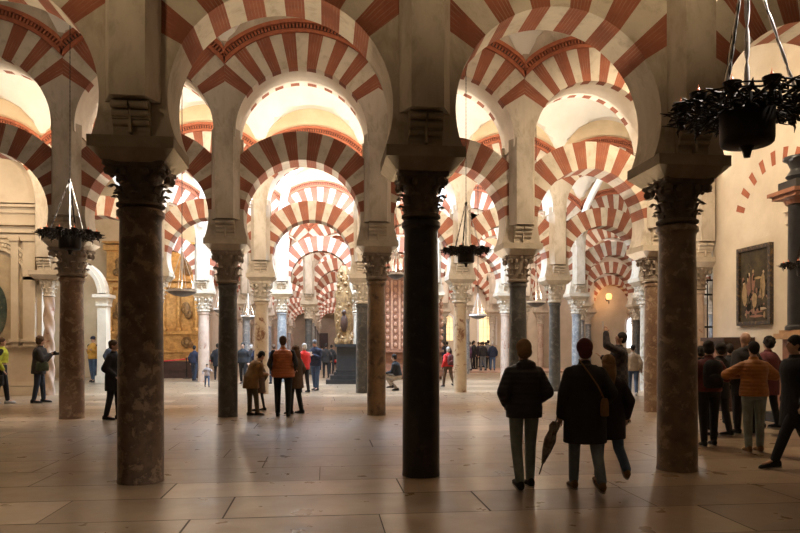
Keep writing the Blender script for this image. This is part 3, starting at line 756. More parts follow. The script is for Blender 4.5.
# white ribs of the later vault in the bays beyond the third row
def rib(k, k2):
    a = Vector((colx(k)+.3, rowy(4)-.62, 7.1)); b = Vector((colx(k2), rowy(3)+.6, 7.1)); mb = MB(); pts = []
    n = 20
    for i in range(n+1):
        t = i/n; p = a.lerp(b, t); p.z = 7.1+3.0*math.sin(PI*t)**.75; pts.append(p)
    mb.tube(pts, .15, 8); mb.tube([p+Vector((0, 0, -.1)) for p in pts], .08, 8)
    mb.lathe([(.05, 6.55), (.10, 6.6), (.14, 6.75), (.22, 6.85), (.17, 6.95), (.27, 7.1), (.27, 7.2)], 14, T=Matrix.Translation((a.x, a.y, 0)))
    o = link('vault_rib', mb.mesh('vault_rib', M['whitestone'], smooth=40)); return o
for i, (k, k2, l) in enumerate(((0, 1, 'white plaster vault rib springing above the cream blotched column'), (4, 5, 'white plaster vault rib springing above the right hand grey column'),
        (1, 2, 'white vault rib over the central nave behind the honey column'), (-1, 0, 'white vault rib deep on the left above the pink column'), (2, 3, 'white vault rib behind the middle chandelier'))):
    tag(rib(k, k2), l, 'vault rib')

# ------------------------------------------------------------------ hanging lamps
def chandelier(x, y, z, scale, ztop, label, rz=0.0, hook=0.95):
    """bowl with pierced gallery of small oil lamps"""
    e = empty('chandelier', (x, y, z), rz); e.scale = (scale,)*3; tag(e, label, 'chandelier', 'pierced iron oil lamp chandeliers')
    mb = MB(); mb.lathe([(.0, -.36), (.022, -.355), (.028, -.33), (.035, -.30), (.055, -.275), (.17, -.262), (.182, -.25), (.188, -.22), (.19, -.05), (.195, .02), (.215, .03), (.215, .06), (.195, .07), (.13, .09), (.04, .10)], 36, func=lambda a, zz: 1+.006*sin(24*a))
    link('bowl', mb.mesh('bowl', M['iron'], smooth=40), e)
    mb = MB(); rnd = random.Random(5)
    for r_, zz in ((.26, .015), (.42, .03), (.50, .035)): mb.tube([(r_*cos(2*PI*i/48), r_*sin(2*PI*i/48), zz+.008*sin(12*PI*i/24)) for i in range(48)], .007, 6, closed=True)
    N = 12
    for i in range(N):
        a = 2*PI*i/N; c, s_ = cos(a), sin(a)
        P = lambda r_, o, zz: (r_*c-o*s_, r_*s_+o*c, zz)
        mb.tube([P(.19, 0, .02), P(.28, .03, .05), P(.36, -.02, .01), P(.44, .01, .045), P(.50, 0, .03)], .010, 6)
        for sg in (-1, 1):
            mb.tube([P(.20, sg*.03, .00), P(.27, sg*.075, -.035), P(.36, sg*.07, -.03), P(.42, sg*.03, 0)], .009, 6)
            mb.tube([P(.28, 0, .03), P(.34, sg*.07, .05), P(.42, sg*.10, .03), P(.48, sg*.125, .03)], .008, 6)
            mb.tube([P(.42, 0, .03), P(.50, sg*.05, -.02), P(.57, sg*.035, .0)], [.009, .008, .003], 6)
            mb.tube([P(.24, sg*.05, -.02), P(.30, sg*.03, -.07), P(.36, sg*.055, -.085)], [.009, .008, .003], 6)
        for (rr_, oo, zz_, q_) in ((.27, .05, .0, .035), (.33, 0, -.035, .04), (.39, .06, .015, .035), (.45, .08, -.005, .03), (.52, .04, .02, .028), (.30, -.07, .03, .03), (.36, -.05, -.05, .028)):
            mb.tube([P(rr_+q_*cos(t), oo+q_*sin(t), zz_+.35*q_*sin(2*t+i)) for t in [2*PI*j/8 for j in range(8)]], .0075, 5, closed=True)
        mb.tube([P(.48, 0, .02), P(.55, 0, -.01), P(.62, 0, .005)], [.013, .010, .003], 6)
        mb.tube([P(.46, 0, -.02), P(.50, 0, -.07), P(.49, 0, -.115)], [.014, .009, .002], 6)
        a2 = a+PI/N; mb.tube([(.40*cos(a2), .40*sin(a2), .02), (.50*cos(a2), .50*sin(a2), .04), (.58*cos(a2), .58*sin(a2), .03)], [.012, .009, .003], 6)
        mb.tube([(.36*cos(a2), .36*sin(a2), .01), (.38*cos(a2), .38*sin(a2), -.05), (.40*cos(a2), .40*sin(a2), -.09)], [.012, .01, .002], 6)
    link('pierced_gallery', mb.mesh('pierced_gallery', M['iron'], smooth=40), e)
    for i in range(N):
        a = 2*PI*i/N; r_ = .47; p = (r_*cos(a), r_*sin(a), 0)
        mb = MB(); mb.lathe([(.008, -.06), (.03, -.045), (.02, -.02), (.05, .015), (.058, .05), (.064, .062), (.05, .064), (.03, .05)], 12, func=lambda t, zz: 1+.12*sin(6*t)); c_ = link('lamp_cup', mb.mesh('lamp_cup', M['iron'], smooth=40), e, p)
        mb = MB(); mb.ball((0, 0, .076), .013, .013, .014, 10, 8, mi=0); mb.lathe([(.014, .066), (.017, .076), (.012, .086), (.006, .097), (.003, .108), (.001, .125)], 8, mi=1)
        link('flame_bulb', mb.mesh('flame_bulb', [M['flame'], M['glassred']], smooth=60), c_)
    zt = hook
    def chain(p0, p1, beads, m, rr):
        mb = MB(); p0 = Vector(p0); p1 = Vector(p1); d = (p1-p0); pts = []; rs = []
        n = beads*8
        for i in range(n+1):
            t = i/n; ph = (t*beads) % 1.0; pts.append(p0+d*t); rs.append(rr*(.35+.65*abs(sin(PI*ph))**.6))
        mb.tube(pts, rs, 8)
        return link('chain', mb.mesh('chain', m, smooth=50), e)
    for i in range(3):
        a = 2*PI*i/3+PI/2-rz; chain((.33*cos(a), .33*sin(a), .05), (0.012*cos(a), .012*sin(a), zt), 5, M['iron' if i == 0 else 'silver'], .012)
        a += .07; chain((.33*cos(a), .33*sin(a), .05), (0.012*cos(a), .012*sin(a), zt), 9, M['iron'], .009)
    c_ = chain((0, 0, .1), (0, 0, zt), 4, M['silverlit'], .020)
    mb = MB(); n = int((ztop-z)/scale/.05); L_ = (ztop-z)/scale
    mb.ball((0, 0, zt), .03, .03, .05, 10, 8)
    pts = [(0, 0, zt+(L_-zt)*i/n) for i in range(n+1)]; mb.tube(pts, [.009 if i % 2 else .006 for i in range(n+1)], 6)
    link('suspension_chain', mb.mesh('suspension_chain', M['iron']), e)
    return e
def put(px, py, Y):
    x = at_y(px, Y); return x, Y, z_at(py, x, Y)
x, y, z = put(747, 110, 4.6); chandelier(x, y, z, .98, 10.8, 'largest black iron chandelier with glowing red lamps, upper right', .26, hook=1.15)
x, y, z = put(70, 235, 11.8); chandelier(x, y, z, .92, 10.8, 'black iron chandelier hanging in front of the left reddish column', .5, hook=.98)
x, y, z = put(466, 251, 12.8); chandelier(x, y, z, .87, 10.7, 'small black iron chandelier hanging right of the nearest black column', .1, hook=1.05)
x, y, z = put(806, 265, 11.8); chandelier(x, y, z, .80, 10.8, 'chandelier cut by the right edge in front of the black altar column', 1.1, hook=1.0)

DISH = []
def dish_lamp(px, py, Y, r_, label, hook=1.15, ztop=10.8):
    x, y, z = put(px, py, Y); DISH.append((x, y, z+.18)); e = empty('dish_lamp', (x, y, z)); tag(e, label, 'hanging lamp', 'round dish lamps hanging in the far naves')
    mb = MB(); mb.lathe([(.02, -.13), (.2*r_, -.125), (.6*r_, -.09), (.93*r_, -.03), (r_, 0)], 28); mb.lathe([(r_*.98, .055), (r_*.96, .07), (r_*.5, .07), (.02, .05)], 28)
    link('dish', mb.mesh('dish', M['dish'], smooth=40), e)
    mb = MB(); mb.lathe([(r_, 0), (r_*1.03, .005), (r_*1.03, .05), (r_*.98, .056)], 28, cap=False); link('pale_rim', mb.mesh('rim', M['silverlit'], smooth=40), e)
    for i in range(4):
        a = 2*PI*i/4+.5; mb = MB(); mb.tube([(r_*.95*cos(a), r_*.95*sin(a), .05), (0, 0, hook)], .009, 6); link('chain', mb.mesh('chain', M['silver']), e)
    mb = MB(); mb.tube([(0, 0, .05), (0, 0, hook)], .02, 8); link('glass_stem', mb.mesh('glass_stem', M['silverlit']), e)
    mb = MB(); mb.tube([(0, 0, hook), (0, 0, ztop-z)], .012, 6); link('suspension_chain', mb.mesh('suspension_chain', M['iron']), e)
dish_lamp(182, 292, 19.0, .38, 'round dish lamp hanging right of the thick mottled column')
dish_lamp(248, 317, 26.0, .25, 'small dish lamp hanging right of the dark grey column', .9)
dish_lamp(219, 310, 26.5, .2, 'small dish lamp partly hidden left of the dark grey column', .8)
dish_lamp(478, 316, 26.2, .34, 'dish lamp hanging below and right of the small middle chandelier', .9)
dish_lamp(536, 303, 19.2, .27, 'dish lamp hanging right of the dark column behind the puffer jacket woman', .9)
dish_lamp(396, 275, 19.2, .24, 'dish lamp squeezed between the honey column and the nearest black column', .9)
dish_lamp(388, 318, 33.0, .22, 'tiny dish lamp in front of the carved wooden screen', .8)

# rope barrier and notice panels
def barrier(px, pyf, label):
    x, y = at_floor(px, pyf); e = empty('barrier_post', (x, y, 0)); tag(e, label, 'barrier post')
    mb = MB(); mb.lathe([(.17, 0), (.17, .02), (.04, .05)], 20); link('base', mb.mesh('base', M['iron'], smooth=40), e)
    mb = MB(); mb.lathe([(.028, .04), (.028, .9), (.04, .92), (.04, .98), (.02, 1.0)], 14); link('pole', mb.mesh('pole', M['iron'], smooth=40), e)
    return Vector((x, y, .93))
pa = barrier(186.5, 378.5, 'black barrier post left of the pale pink column'); pb = barrier(106, 379, 'black barrier post by the visitor in the yellow shirt')
mb = MB(); mb.tube([pb.lerp(pa, t)-Vector((0, 0, .12*math.sin(PI*t))) for t in [i/20 for i in range(21)]], .025, 8)
p2 = pa+Vector((2.3, .7, 0)); mb.tube([pa.lerp(p2, t)-Vector((0, 0, .1*math.sin(PI*t))) for t in [i/12 for i in range(13)]], .025, 8)
tag(link('barrier_rope', mb.mesh('barrier_rope', M['rope'])), 'red rope strung before the gilded altarpiece', 'rope')
def sign(px, pyf, w, h, label):
    x, y = at_floor(px, pyf); e = empty('notice_board', (x, y, 0)); tag(e, label, 'notice board')
    mb = MB(); mb.box(0, 0, 1.35+h/2-.4, w, .04, h); link('panel', mb.mesh('panel', M['paper']), e)
    mb = MB(); mb.box(0, .03, .5, .05, .05, 1.0); mb.box(0, 0, .02, .4, .4, .04); link('stand', mb.mesh('stand', M['iron']), e)
sign(192.5, 374.5, .8, 1.1, 'white notice board on a stand left of the pale pink column')
# bright floodlight on the pier ledge right
e = empty('floodlight', (10.02, 16.85, 6.32)); tag(e, 'small bright floodlight on the ledge above the slim right column', 'floodlight')
mb = MB(); mb.box(0, 0, .1, .3, .2, .2); link('housing', mb.mesh('housing', M['silverlit']), e)
mb = MB(); mb.box(-.02, -.12, .12, .22, .04, .12); link('lamp_glass', mb.mesh('lamp_glass', M['lampwhite']), e)
# glowing wall lamp
xg = at_y(607, rowy(6)-.9); e = empty('wall_lamp', (xg, rowy(6)-1.2, z_at(300, xg, 43))); tag(e, 'glowing orange wall lamp seen through the far right arches', 'wall lamp')
mb = MB(); mb.lathe([(.05, 0), (.16, .05), (.2, .3), (.12, .42)], 14); link('shade', mb.mesh('shade', M['glow'], smooth=40), e)
mb = MB(); mb.tube([(0, 0, -.05), (0, .35, -.05), (0, .5, .1)], .03, 8); mb.tube([(0, 0, -.25), (0, 0, .05)], .03, 8); link('bracket', mb.mesh('bracket', M['iron']), e)

# ------------------------------------------------------------------ lights
WARM = (1.0, .74, .46); WARM2 = (1.0, .80, .56); COOL = (.80, .88, 1.0); NEUT = (1.0, .90, .80)
def area(name, loc, target, size, power, col, sy=None, spread=None):
    l = bpy.data.lights.new(name, 'AREA'); l.energy = power; l.color = col; l.shape = 'RECTANGLE' if sy else 'DISK'; l.size = size
    if sy: l.size_y = sy
    if spread: l.spread = R(spread)
    o = bpy.data.objects.new(name, l); COL.objects.link(o); o.location = loc
    o.rotation_euler = (Vector(target)-Vector(loc)).to_track_quat('-Z', 'Y').to_euler(); return o
# ------------------------------------------------------------------ people
def cloth(name, c, c2=None, quilt=False, rough=.9):
    m = mat(name, c, c2 or tuple(x*.72 for x in c), scale=9, rough=rough, bump=.25, bscale=22)
    if quilt:
        nt = m.node_tree; L = nt.links.new
        tc = nd(nt, 'ShaderNodeTexCoord'); w = nd(nt, 'ShaderNodeTexWave', wave_type='BANDS', bands_direction='Z'); w.inputs['Scale'].default_value = 5.5
        w.inputs['Distortion'].default_value = .6; L(tc.outputs['Object'], w.inputs['Vector'])
        bp = nd(nt, 'ShaderNodeBump'); bp.inputs['Strength'].default_value = .3; bp.inputs['Distance'].default_value = .02
        L(w.outputs['Fac'], bp.inputs['Height']); L(bp.outputs['Normal'], nt.nodes['Principled BSDF'].inputs['Normal'])
    return m
C_ = {}
C_['skin'] = mat('skin', (.52, .32, .22), (.45, .26, .18), scale=8, rough=.55)
C_['eye'] = mat('eye', (.02, .015, .012), rough=.2)
for n_, c in dict(black=(.016, .015, .017), nearblack=(.028, .024, .024), navy=(.022, .027, .055), darkplum=(.032, .022, .030), bluejeans=(.07, .11, .19), greyjeans=(.24, .28, .26), darkjeans=(.035, .045, .07),
                  palejeans=(.20, .24, .28), camel=(.26, .135, .045), brown=(.10, .055, .028), olive=(.13, .10, .06), orange=(.42, .115, .022), ochre=(.40, .17, .035), red=(.62, .03, .025), maroon=(.13, .03, .035),
                  yellow=(.50, .55, .06), mustard=(.62, .33, .06), cream=(.42, .34, .26), grey=(.16, .16, .16), hairbrown=(.10, .055, .03), hairdark=(.02, .014, .010), hairblond=(.30, .17, .075), hairwhite=(.55, .52, .48),
                  purple=(.12, .05, .10), white=(.6, .6, .6), darkred=(.12, .03, .03), sole=(.35, .30, .25), tan=(.22, .12, .05), greenish=(.07, .085, .05)).items():
    C_[n_] = cloth('cloth_'+n_, c)
C_['puffer'] = cloth('dark_puffer_fabric', (.030, .024, .034), (.018, .014, .02), quilt=True, rough=.6)
C_['orangepuffer'] = cloth('orange_puffer_fabric', (.38, .14, .022), (.29, .10, .018), quilt=True, rough=.6)
C_['vestpuffer'] = cloth('rust_orange_puffer_fabric', (.44, .12, .03), (.32, .085, .02), quilt=True, rough=.6)
def pattern(name, a, b, kind):
    m = mat(name, a, rough=.9); nt = m.node_tree; L = nt.links.new; tc = nd(nt, 'ShaderNodeTexCoord')
    if kind == 'stripe':
        w = nd(nt, 'ShaderNodeTexWave', wave_type='BANDS', bands_direction='Z'); w.inputs['Scale'].default_value = 6
    else:
        w = nd(nt, 'ShaderNodeTexChecker'); w.inputs['Scale'].default_value = 14
    L(tc.outputs['Object'], w.inputs['Vector']); mx = nd(nt, 'ShaderNodeMix', data_type='RGBA'); L(w.outputs['Fac'], mx.inputs['Factor'])
    mx.inputs['A'].default_value = (*a, 1); mx.inputs['B'].default_value = (*b, 1); L(mx.outputs['Result'], nt.nodes['Principled BSDF'].inputs['Base Color']); return m
C_['stripes'] = pattern('striped_jersey', (.5, .45, .42), (.12, .08, .09), 'stripe')
C_['plaid'] = pattern('dark_plaid_wool', (.018, .014, .016), (.045, .033, .033), 'check')

def remesh(mb, mats, name, vox, it=4, extra=None):
    me = mb.mesh(name, mats); o = bpy.data.objects.new('tmp', me); COL.objects.link(o)
    md = o.modifiers.new('r', 'REMESH'); md.mode = 'VOXEL'; md.voxel_size = vox; md.adaptivity = 0
    sm = o.modifiers.new('s', 'SMOOTH'); sm.factor = .5; sm.iterations = it
    dg = bpy.context.evaluated_depsgraph_get(); out = bpy.data.meshes.new_from_object(o.evaluated_get(dg)); out.name = name
    bpy.data.objects.remove(o); bpy.data.meshes.remove(me)
    if extra is not None:
        ex = extra.mesh('x', mats); bm = bmesh.new(); bm.from_mesh(out); bm.from_mesh(ex); bm.to_mesh(out); bm.free(); bpy.data.meshes.remove(ex)
    out.polygons.foreach_set('use_smooth', [True]*len(out.polygons))
    if not out.materials:
        for m in (mats if isinstance(mats, list) else [mats]): out.materials.append(m)
    out.update(); return out
def loft(mb, rings, n=20, mi=0):
    vs = []; fs = []
    for (c, ax, ay) in rings:
        for j in range(n): a = 2*PI*j/n; vs.append(Vector(c)+Vector(ax)*cos(a)+Vector(ay)*sin(a))
    N = len(rings)
    for i in range(N-1):
        for j in range(n): k = (j+1) % n; fs.append((i*n+j, i*n+k, (i+1)*n+k, (i+1)*n+j))
    fs.append(tuple(reversed(range(n)))); fs.append(tuple((N-1)*n+j for j in range(n)))
    mb.raw(vs, fs, mi)
def limb(mb, pts, rs, n=14):
    for i in range(len(pts)-1):
        k = 5; mb.tube([Vector(pts[i]).lerp(Vector(pts[i+1]), j/k) for j in range(k+1)], [rs[i]+(rs[i+1]-rs[i])*j/k for j in range(k+1)], n)
    for p, r in zip(pts, rs): mb.ball(p, r, n=n, m=10)

def person(px, py, ytop, face, label, lean=0, legs=((6, 4), (-6, 6)), arms=None, head=(0, 0), top='black', topstyle='jacket', hem=-.10, sleeve=None, puff=.03,
           bottom='darkjeans', shoes='black', hair='short', haircol='hairbrown', vox=.016, wide=1.0, spread=.095, hood=False, z0=0.0, crouch=False, group=None, pos=None, H=None, feet_pitch=(0, 0), skirt=0, cat='person', name='person', flare=1.0, legw=1.0):
    x, y = pos or at_floor(px, py); d = x*sin(TH)+y*cos(TH)
    if H is None: H = (EYE+(HZ-ytop)*d/F-z0)
    s = H/1.70
    if lean: s = s/ (1-.35*(1-cos(R(lean))))
    V = Vector; P = V((0, 0, .93)); l = R(lean); u = V((0, sin(l), cos(l))); f = V((0, cos(l), -sin(l))); X = V((1, 0, 0))
    hips = []; feet = []
    for sd, (hf, kf) in zip((-1, 1), legs):
        hp = P+V((sd*spread, 0, -.03)); a = R(hf); k = R(kf)
        kn = hp+V((sd*.005, sin(a)*.425, -cos(a)*.425)); an = kn+V((0, sin(a-k)*.41, -cos(a-k)*.41)); hips.append((hp, kn, an))
    low = min(h[2].z for h in hips); dz = .085-low
    for h in hips:
        for p in h: p.z += dz
    P.z += dz
    at = lambda t, w=0, fw=0: P+u*t+X*w+f*fw
    neck = at(.50); sh = [at(.435, -.175*wide, -.01), at(.435, .175*wide, -.01)]
    hy, hp_ = R(head[0]), R(head[1])   # yaw (left +), pitch (down +)
    hd = (Matrix.Rotation(hy, 3, 'Z') @ V((0, sin(hp_+l*.6), cos(hp_+l*.6)))); HC = neck+V((0, sin(l)*.06, .02))+hd*.135
    HT = Matrix.Translation(HC) @ Matrix.Rotation(hy, 4, 'Z') @ Matrix.Rotation(-(hp_+l*.6), 4, 'X')
    arms = arms or (None, None); ARM = []
    for i, sd in enumerate((-1, 1)):
        t = arms[i] or (sd*.26, .05, -.06)
        hand = P+X*t[0]+V((0, t[1], t[2])); S_ = sh[i]; dv = hand-S_; L = dv.length; a_, b_ = .29, .26
        if L > .54: hand = S_+dv*(.54/L); dv = hand-S_; L = .54
        pole = V(t[3]) if len(t) > 3 else V((sd*.35, -1, -.2)); m_ = (a_*a_-b_*b_+L*L)/(2*L); h_ = math.sqrt(max(a_*a_-m_*m_, 0)); dn = dv.normalized()
        pe = (pole-dn*pole.dot(dn)).normalized(); el = S_+dn*m_+pe*h_; ARM.append((S_, el, hand))
    # body -----------------------------------------------------------
    mb = MB()
    loft(mb, [(at(t), X*a*wide, f*b) for t, a, b in ((-.10, .13, .09), (-.03, .165, .115), (.06, .15, .10), (.16, .125, .09), (.28, .145, .105), (.36, .145, .10), (.41, .115, .085), (.46, .07, .065), (.49, .055, .052), (.56, .052, .055))])
    for (a, b, c) in hips:
        limb(mb, [a, b, b.lerp(c, .3), c], [.066, .034, .042, .028])
        limb(mb, [c, c+V((0, .13, -.045))], [.036, .03])
    for (a, b, c) in ARM: limb(mb, [a-u*.065-X*(.03 if a.x > 0 else -.03), b, c], [.042, .034, .027])
    mb.ball((0, -.008, .015), .073, .092, .098, 16, 12, T=HT); mb.ball((0, .025, -.055), .052, .060, .058, 14, 10, T=HT); mb.ball((0, .03, -.01), .06, .06, .07, 14, 10, T=HT)
    mb.tube([HT @ V((0, .088, .015)), HT @ V((0, .103, -.022))], [.008, .014], 8); mb.ball((0, .082, -.052), .02, .012, .009, 10, 6, T=HT)
    for sd in (-1, 1): mb.ball((sd*.074, -.008, -.005), .010, .018, .030, 8, 6, T=HT)
    ex = MB()
    for (a, b, c) in ARM:
        dv = (c-b).normalized(); side = dv.cross(V((0, 0, 1)))
        if side.length < .2: side = dv.cross(V((0, 1, 0)))
        side.normalize(); nr = side.cross(dv)
        pc = c+dv*.045; ex.raw(*ellip(pc, dv*.052, side*.038, nr*.017))
        for i, o_ in enumerate((-.028, -.010, .009, .026)):
            ln = (.058, .072, .068, .052)[i]; p0 = c+dv*.075+side*o_; p1 = p0+dv*ln*.55+nr*.006; p2 = p1+dv*ln*.4-nr*.018
            ex.tube([p0, p1, p2], [.0095, .0088, .0065], 6)
        p0 = c+dv*.03+side*.032; ex.tube([p0, p0+side*.028+dv*.022, p0+side*.034+dv*.052-nr*.008], [.012, .010, .007], 6)
    body = link(name, remesh(mb, C_['skin'], 'body', vox*.8, 3, ex), None, (x, y, z0), R(face)); body.scale = (s, s, s)
    tag(body, label, cat, group)
    # eyes
    eb = MB()
    for sd in (-1, 1): eb.ball((sd*.028, .085, .018), .009, .006, .006, 8, 6, T=HT)
    link('eyes', eb.mesh('eyes', C_['eye']), body)
    # top ------------------------------------------------------------
    mb = MB(); g = puff
    prof = [(.0, .168, .125), (.08, .155, .118), (.18, .140, .112), (.28, .155, .122), (.36, .168, .122), (.41, .150, .108), (.45, .115, .09), (.485, .075, .07)]
    prof = [p for p in prof if p[0] > hem+.03]
    hw = .165*(flare if hem < -.2 else 1)
    if hem < -.2: rings = [(P+V((0, 0, hem)), X*(hw+g)*wide, V((0, .13*flare+g, 0))), (P+V((0, 0, -.12)), X*(.168+g)*wide*(1+flare)/2, V((0, .13+g, 0)))]
    else: rings = [(at(hem), X*(.165+g)*wide, f*(.125+g))]
    rings += [(at(t), X*(a+g)*wide, f*(b+g)) for t, a, b in prof]
    loft(mb, rings)
    loft(mb, [(at(.45), X*.075, f*.072), (at(.54), X*.068, f*.068)] if not hood else [(at(.43), X*.105, f*.10), (at(.51), X*.085, f*.085)])
    if hood: mb.ball(at(.47, 0, -.085), .125, .065, .075, 16, 10)
    if topstyle != 'vest':
        for (a, b, c) in ARM: limb(mb, [a-u*.045-X*(.012 if a.x > 0 else -.012), b, b.lerp(c, .93)], [.056+g*.42, .052+g*.55, .040+g*.4])
    link('vest' if topstyle == 'vest' else ('coat' if hem < -.2 else 'jacket'), remesh(mb, C_[top], 'jacket', vox, 4), body)
    if topstyle == 'vest' or sleeve:
        for (a, b, c) in ARM:
            mb = MB(); limb(mb, [a-u*.015, b, b.lerp(c, .93)], [.066, .052, .042]); link('sleeve', remesh(mb, C_[sleeve or 'black'], 'sleeve', vox, 3), body)
    # trousers
    mb = MB(); loft(mb, [(P+V((0, 0, -.13)), X*.155*wide, V((0, .115, 0))), (at(0), X*.17*wide, f*.12), (at(.07), X*.155*wide, f*.11)])
    for (a, b, c) in hips: limb(mb, [a, b, b.lerp(c, .95)], [.098*legw, .070*legw, .056*legw])
    link('trousers', remesh(mb, C_[bottom], 'trousers', vox, 3), body)
    for (a, b, c), fp in zip(hips, feet_pitch):
        mb = MB(); T = Matrix.Translation(c) @ Matrix.Rotation(-R(fp), 4, 'X')
        if crouch: T = Matrix.Translation(c)
        rings = [(T @ V((0, yy, zz)), (w, 0, 0), T.to_3x3() @ V((0, 0, h))) for yy, zz, w, h in ((-.075, -.035, .022, .035), (-.055, -.03, .038, .052), (0, -.022, .042, .062), (.07, -.045, .045, .038), (.13, -.052, .047, .030), (.175, -.06, .035, .022), (.195, -.065, .015, .012))]
        loft(mb, rings, 14)
        o = link('shoe', mb.mesh('shoe', C_[shoes], smooth=60), body)
        mb = MB(); loft(mb, [(T @ V((0, yy, -.078)), (w, 0, 0), T.to_3x3() @ V((0, 0, .010))) for yy, w in ((-.08, .02), (-.055, .040), (.07, .047), (.15, .045), (.2, .016))], 10)
        link('sole', mb.mesh('sole', C_['sole']), o)
    # hair
    hm = C_[haircol]; mb = MB(); nm = 'hair'
    if hair != 'bald':
        if hair in ('short', 'cap'): mb.ball((0, -.018, .030), .083, .098, .100, 18, 12, T=HT); mb.ball((0, -.045, -.01), .070, .068, .075, 14, 10, T=HT)
        if hair in ('bob', 'long', 'bun', 'curly'):
            mb.ball((0, -.020, .030), .090, .104, .100, 18, 12, T=HT); mb.ball((0, -.040, -.03), .092, .082, .075, 16, 10, T=HT)
        if hair == 'long': mb.tube([HT @ V((0, -.055, -.03)), HT @ V((0, -.075, -.13)), at(.38, 0, -.13)], [.085, .085, .05], 14)
        if hair == 'bun': mb.ball((0, -.10, .07), .05, .05, .05, T=HT)
        if hair == 'curly':
            rr = random.Random(3)
            for i in range(26): a = rr.uniform(0, 2*PI); e_ = rr.uniform(-.3, 1.4); mb.ball((.085*cos(a)*cos(e_), -.03+.085*sin(a)*cos(e_), .03+.09*sin(e_)), .032, n=8, m=6, T=HT)
        if hair == 'beanie': nm = 'beanie'; mb.ball((0, -.012, .035), .092, .108, .106, 18, 12, T=HT); mb.ball((0, -.035, -.03), .080, .078, .075, 16, 10, T=HT)
        link(nm, remesh(mb, hm, 'hair', max(vox*.6, .008), 3), body)
        if hair == 'cap':
            mb = MB(); mb.ball((0, -.005, .055), .090, .105, .085, 16, 10, T=HT); mb.ball((0, .10, .04), .065, .06, .010, 12, 6, T=HT); link('cap', mb.mesh('cap', C_['navy'], smooth=60), body)
    body['_h'] = 0
    del body['_h']
    W = Matrix.Translation((x, y, z0)) @ Matrix.Rotation(R(face), 4, 'Z') @ Matrix.Diagonal((s, s, s, 1))
    return dict(o=body, W=W, P=P, at=at, arms=ARM, s=s)
def ellip(c, a, b, d, n=12, m=8):
    vs = []; fs = []
    vs.append(c-d)
    for i in range(1, m):
        p = -PI/2+PI*i/m
        for j in range(n): t = 2*PI*j/n; vs.append(c+a*cos(p)*cos(t)+b*cos(p)*sin(t)+d*sin(p))
    vs.append(c+d); t = len(vs)-1
    for j in range(n):
        k = (j+1) % n; fs.append((0, 1+k, 1+j)); fs.append((t, t-n+j, t-n+k))
        for i in range(m-2): fs.append((1+i*n+j, 1+i*n+k, 1+(i+1)*n+k, 1+(i+1)*n+j))
    return vs, fs
def bag(W, c, size, m, label, strap=None, name='handbag'):
    """c in the carrier's own frame; strap: list of points in the same frame"""
    mb = MB(); c = Vector(c); sx, sy, sz = size
    loft(mb, [(c+Vector((0, 0, z*sz)), (sx*w, 0, 0), (0, sy*w, 0)) for z, w in ((-.5, .7), (-.45, .95), (-.1, 1), (.3, .9), (.48, .7), (.5, .4))], 16)
    e = link(name, None); tag(e, label, 'bag'); o3 = link('bag_body', remesh_plain(mb, m), e)
    if strap:
        mb = MB(); mb.tube([Vector(p) for p in strap], .009, 6); link('strap', mb.mesh('strap', C_[m]), e)
    e.matrix_world = W; return e
def remesh_plain(mb, m): return mb.mesh('bag_body', C_[m], smooth=50)
FAR = .026
# --- nearest walkers
A = person(524, 488, 341, 2, 'woman in dark puffer jacket and pale green jeans walking away, hands in pockets', lean=2, legs=((-4, 14), (9, 8)), feet_pitch=(-14, 0),
       arms=((-.17, .14, .02, (-.62, -1, 0)), (.17, .14, .02, (.62, -1, 0))), top='puffer', hem=-.13, puff=.045, hood=True, bottom='greyjeans', shoes='black', hair='bob', haircol='hairblond', vox=.014, wide=1.02, legw=.95)
B = person(585, 490, 341, -4, 'woman in maroon beanie and long dark coat walking away holding a folded umbrella', lean=2, legs=((10, 6), (-12, 16)), feet_pitch=(0, -20),
       arms=((-.27, .05, -.13), (.24, .12, .02)), top='nearblack', hem=-.40, puff=.05, bottom='palejeans', shoes='tan', hair='beanie', haircol='maroon', vox=.014, wide=1.06, flare=1.12)
Cc = person(608, 484, 356, -6, 'shorter companion in dark coat and blue jeans close beside the woman in the beanie', legs=((8, 4), (-16, 38)), feet_pitch=(0, -45),
       top='darkplum', hem=-.34, puff=.05, bottom='bluejeans', shoes='tan', hair='long', haircol='hairblond', vox=.014, flare=1.1)
# umbrella held by B
W = B['W']; hand = B['arms'][0][2]
def umbrella():
    a = hand+Vector((-.02, .03, .02)); b = hand+Vector((-.24, -.02, -.62)); d = (b-a).normalized()
    e = link('folded_umbrella', None); tag(e, 'beige folded umbrella held pointing down by the woman in the beanie', 'umbrella')
    mb = MB(); pts = [a+d*t for t in (.10, .16, .22, .32, .45, .60)]; rs = [.03, .05, .038, .055, .04, .012]
    vs = []; n = 24; fs = []; X = Vector((1, 0, 0)); q = d.cross(X).normalized(); p_ = q.cross(d).normalized()
    for c, r_ in zip(pts, rs):
        for j in range(n): t = 2*PI*j/n; k = r_*(1+.28*sin(8*t)); vs.append(c+p_*cos(t)*k+q*sin(t)*k)
    for i in range(len(pts)-1):
        for j in range(n): k = (j+1) % n; fs.append((i*n+j, i*n+k, (i+1)*n+k, (i+1)*n+j))
    fs += [tuple(range(n)), tuple((len(pts)-1)*n+j for j in range(n))]
    mb.raw(vs, fs); link('canopy', mb.mesh('canopy', mat('umbrella_fabric', (.30, .24, .17), (.14, .10, .07), scale=14, rough=.7, lo=.45, hi=.55), smooth=50), e)
    mb = MB(); mb.tube([a-d*.06, a, a+d*.64, b+d*.05], .007, 6); link('shaft', mb.mesh('shaft', M['iron']), e)
    mb = MB(); mb.tube([a-d*.06+Vector((0, .06, .02)), a-d*.10+Vector((0, .04, 0)), a-d*.10+Vector((0, .01, 0)), a-d*.05, a+d*.06], .012, 8); link('handle', mb.mesh('handle', C_['tan']), e)
    e.matrix_world = W
umbrella()
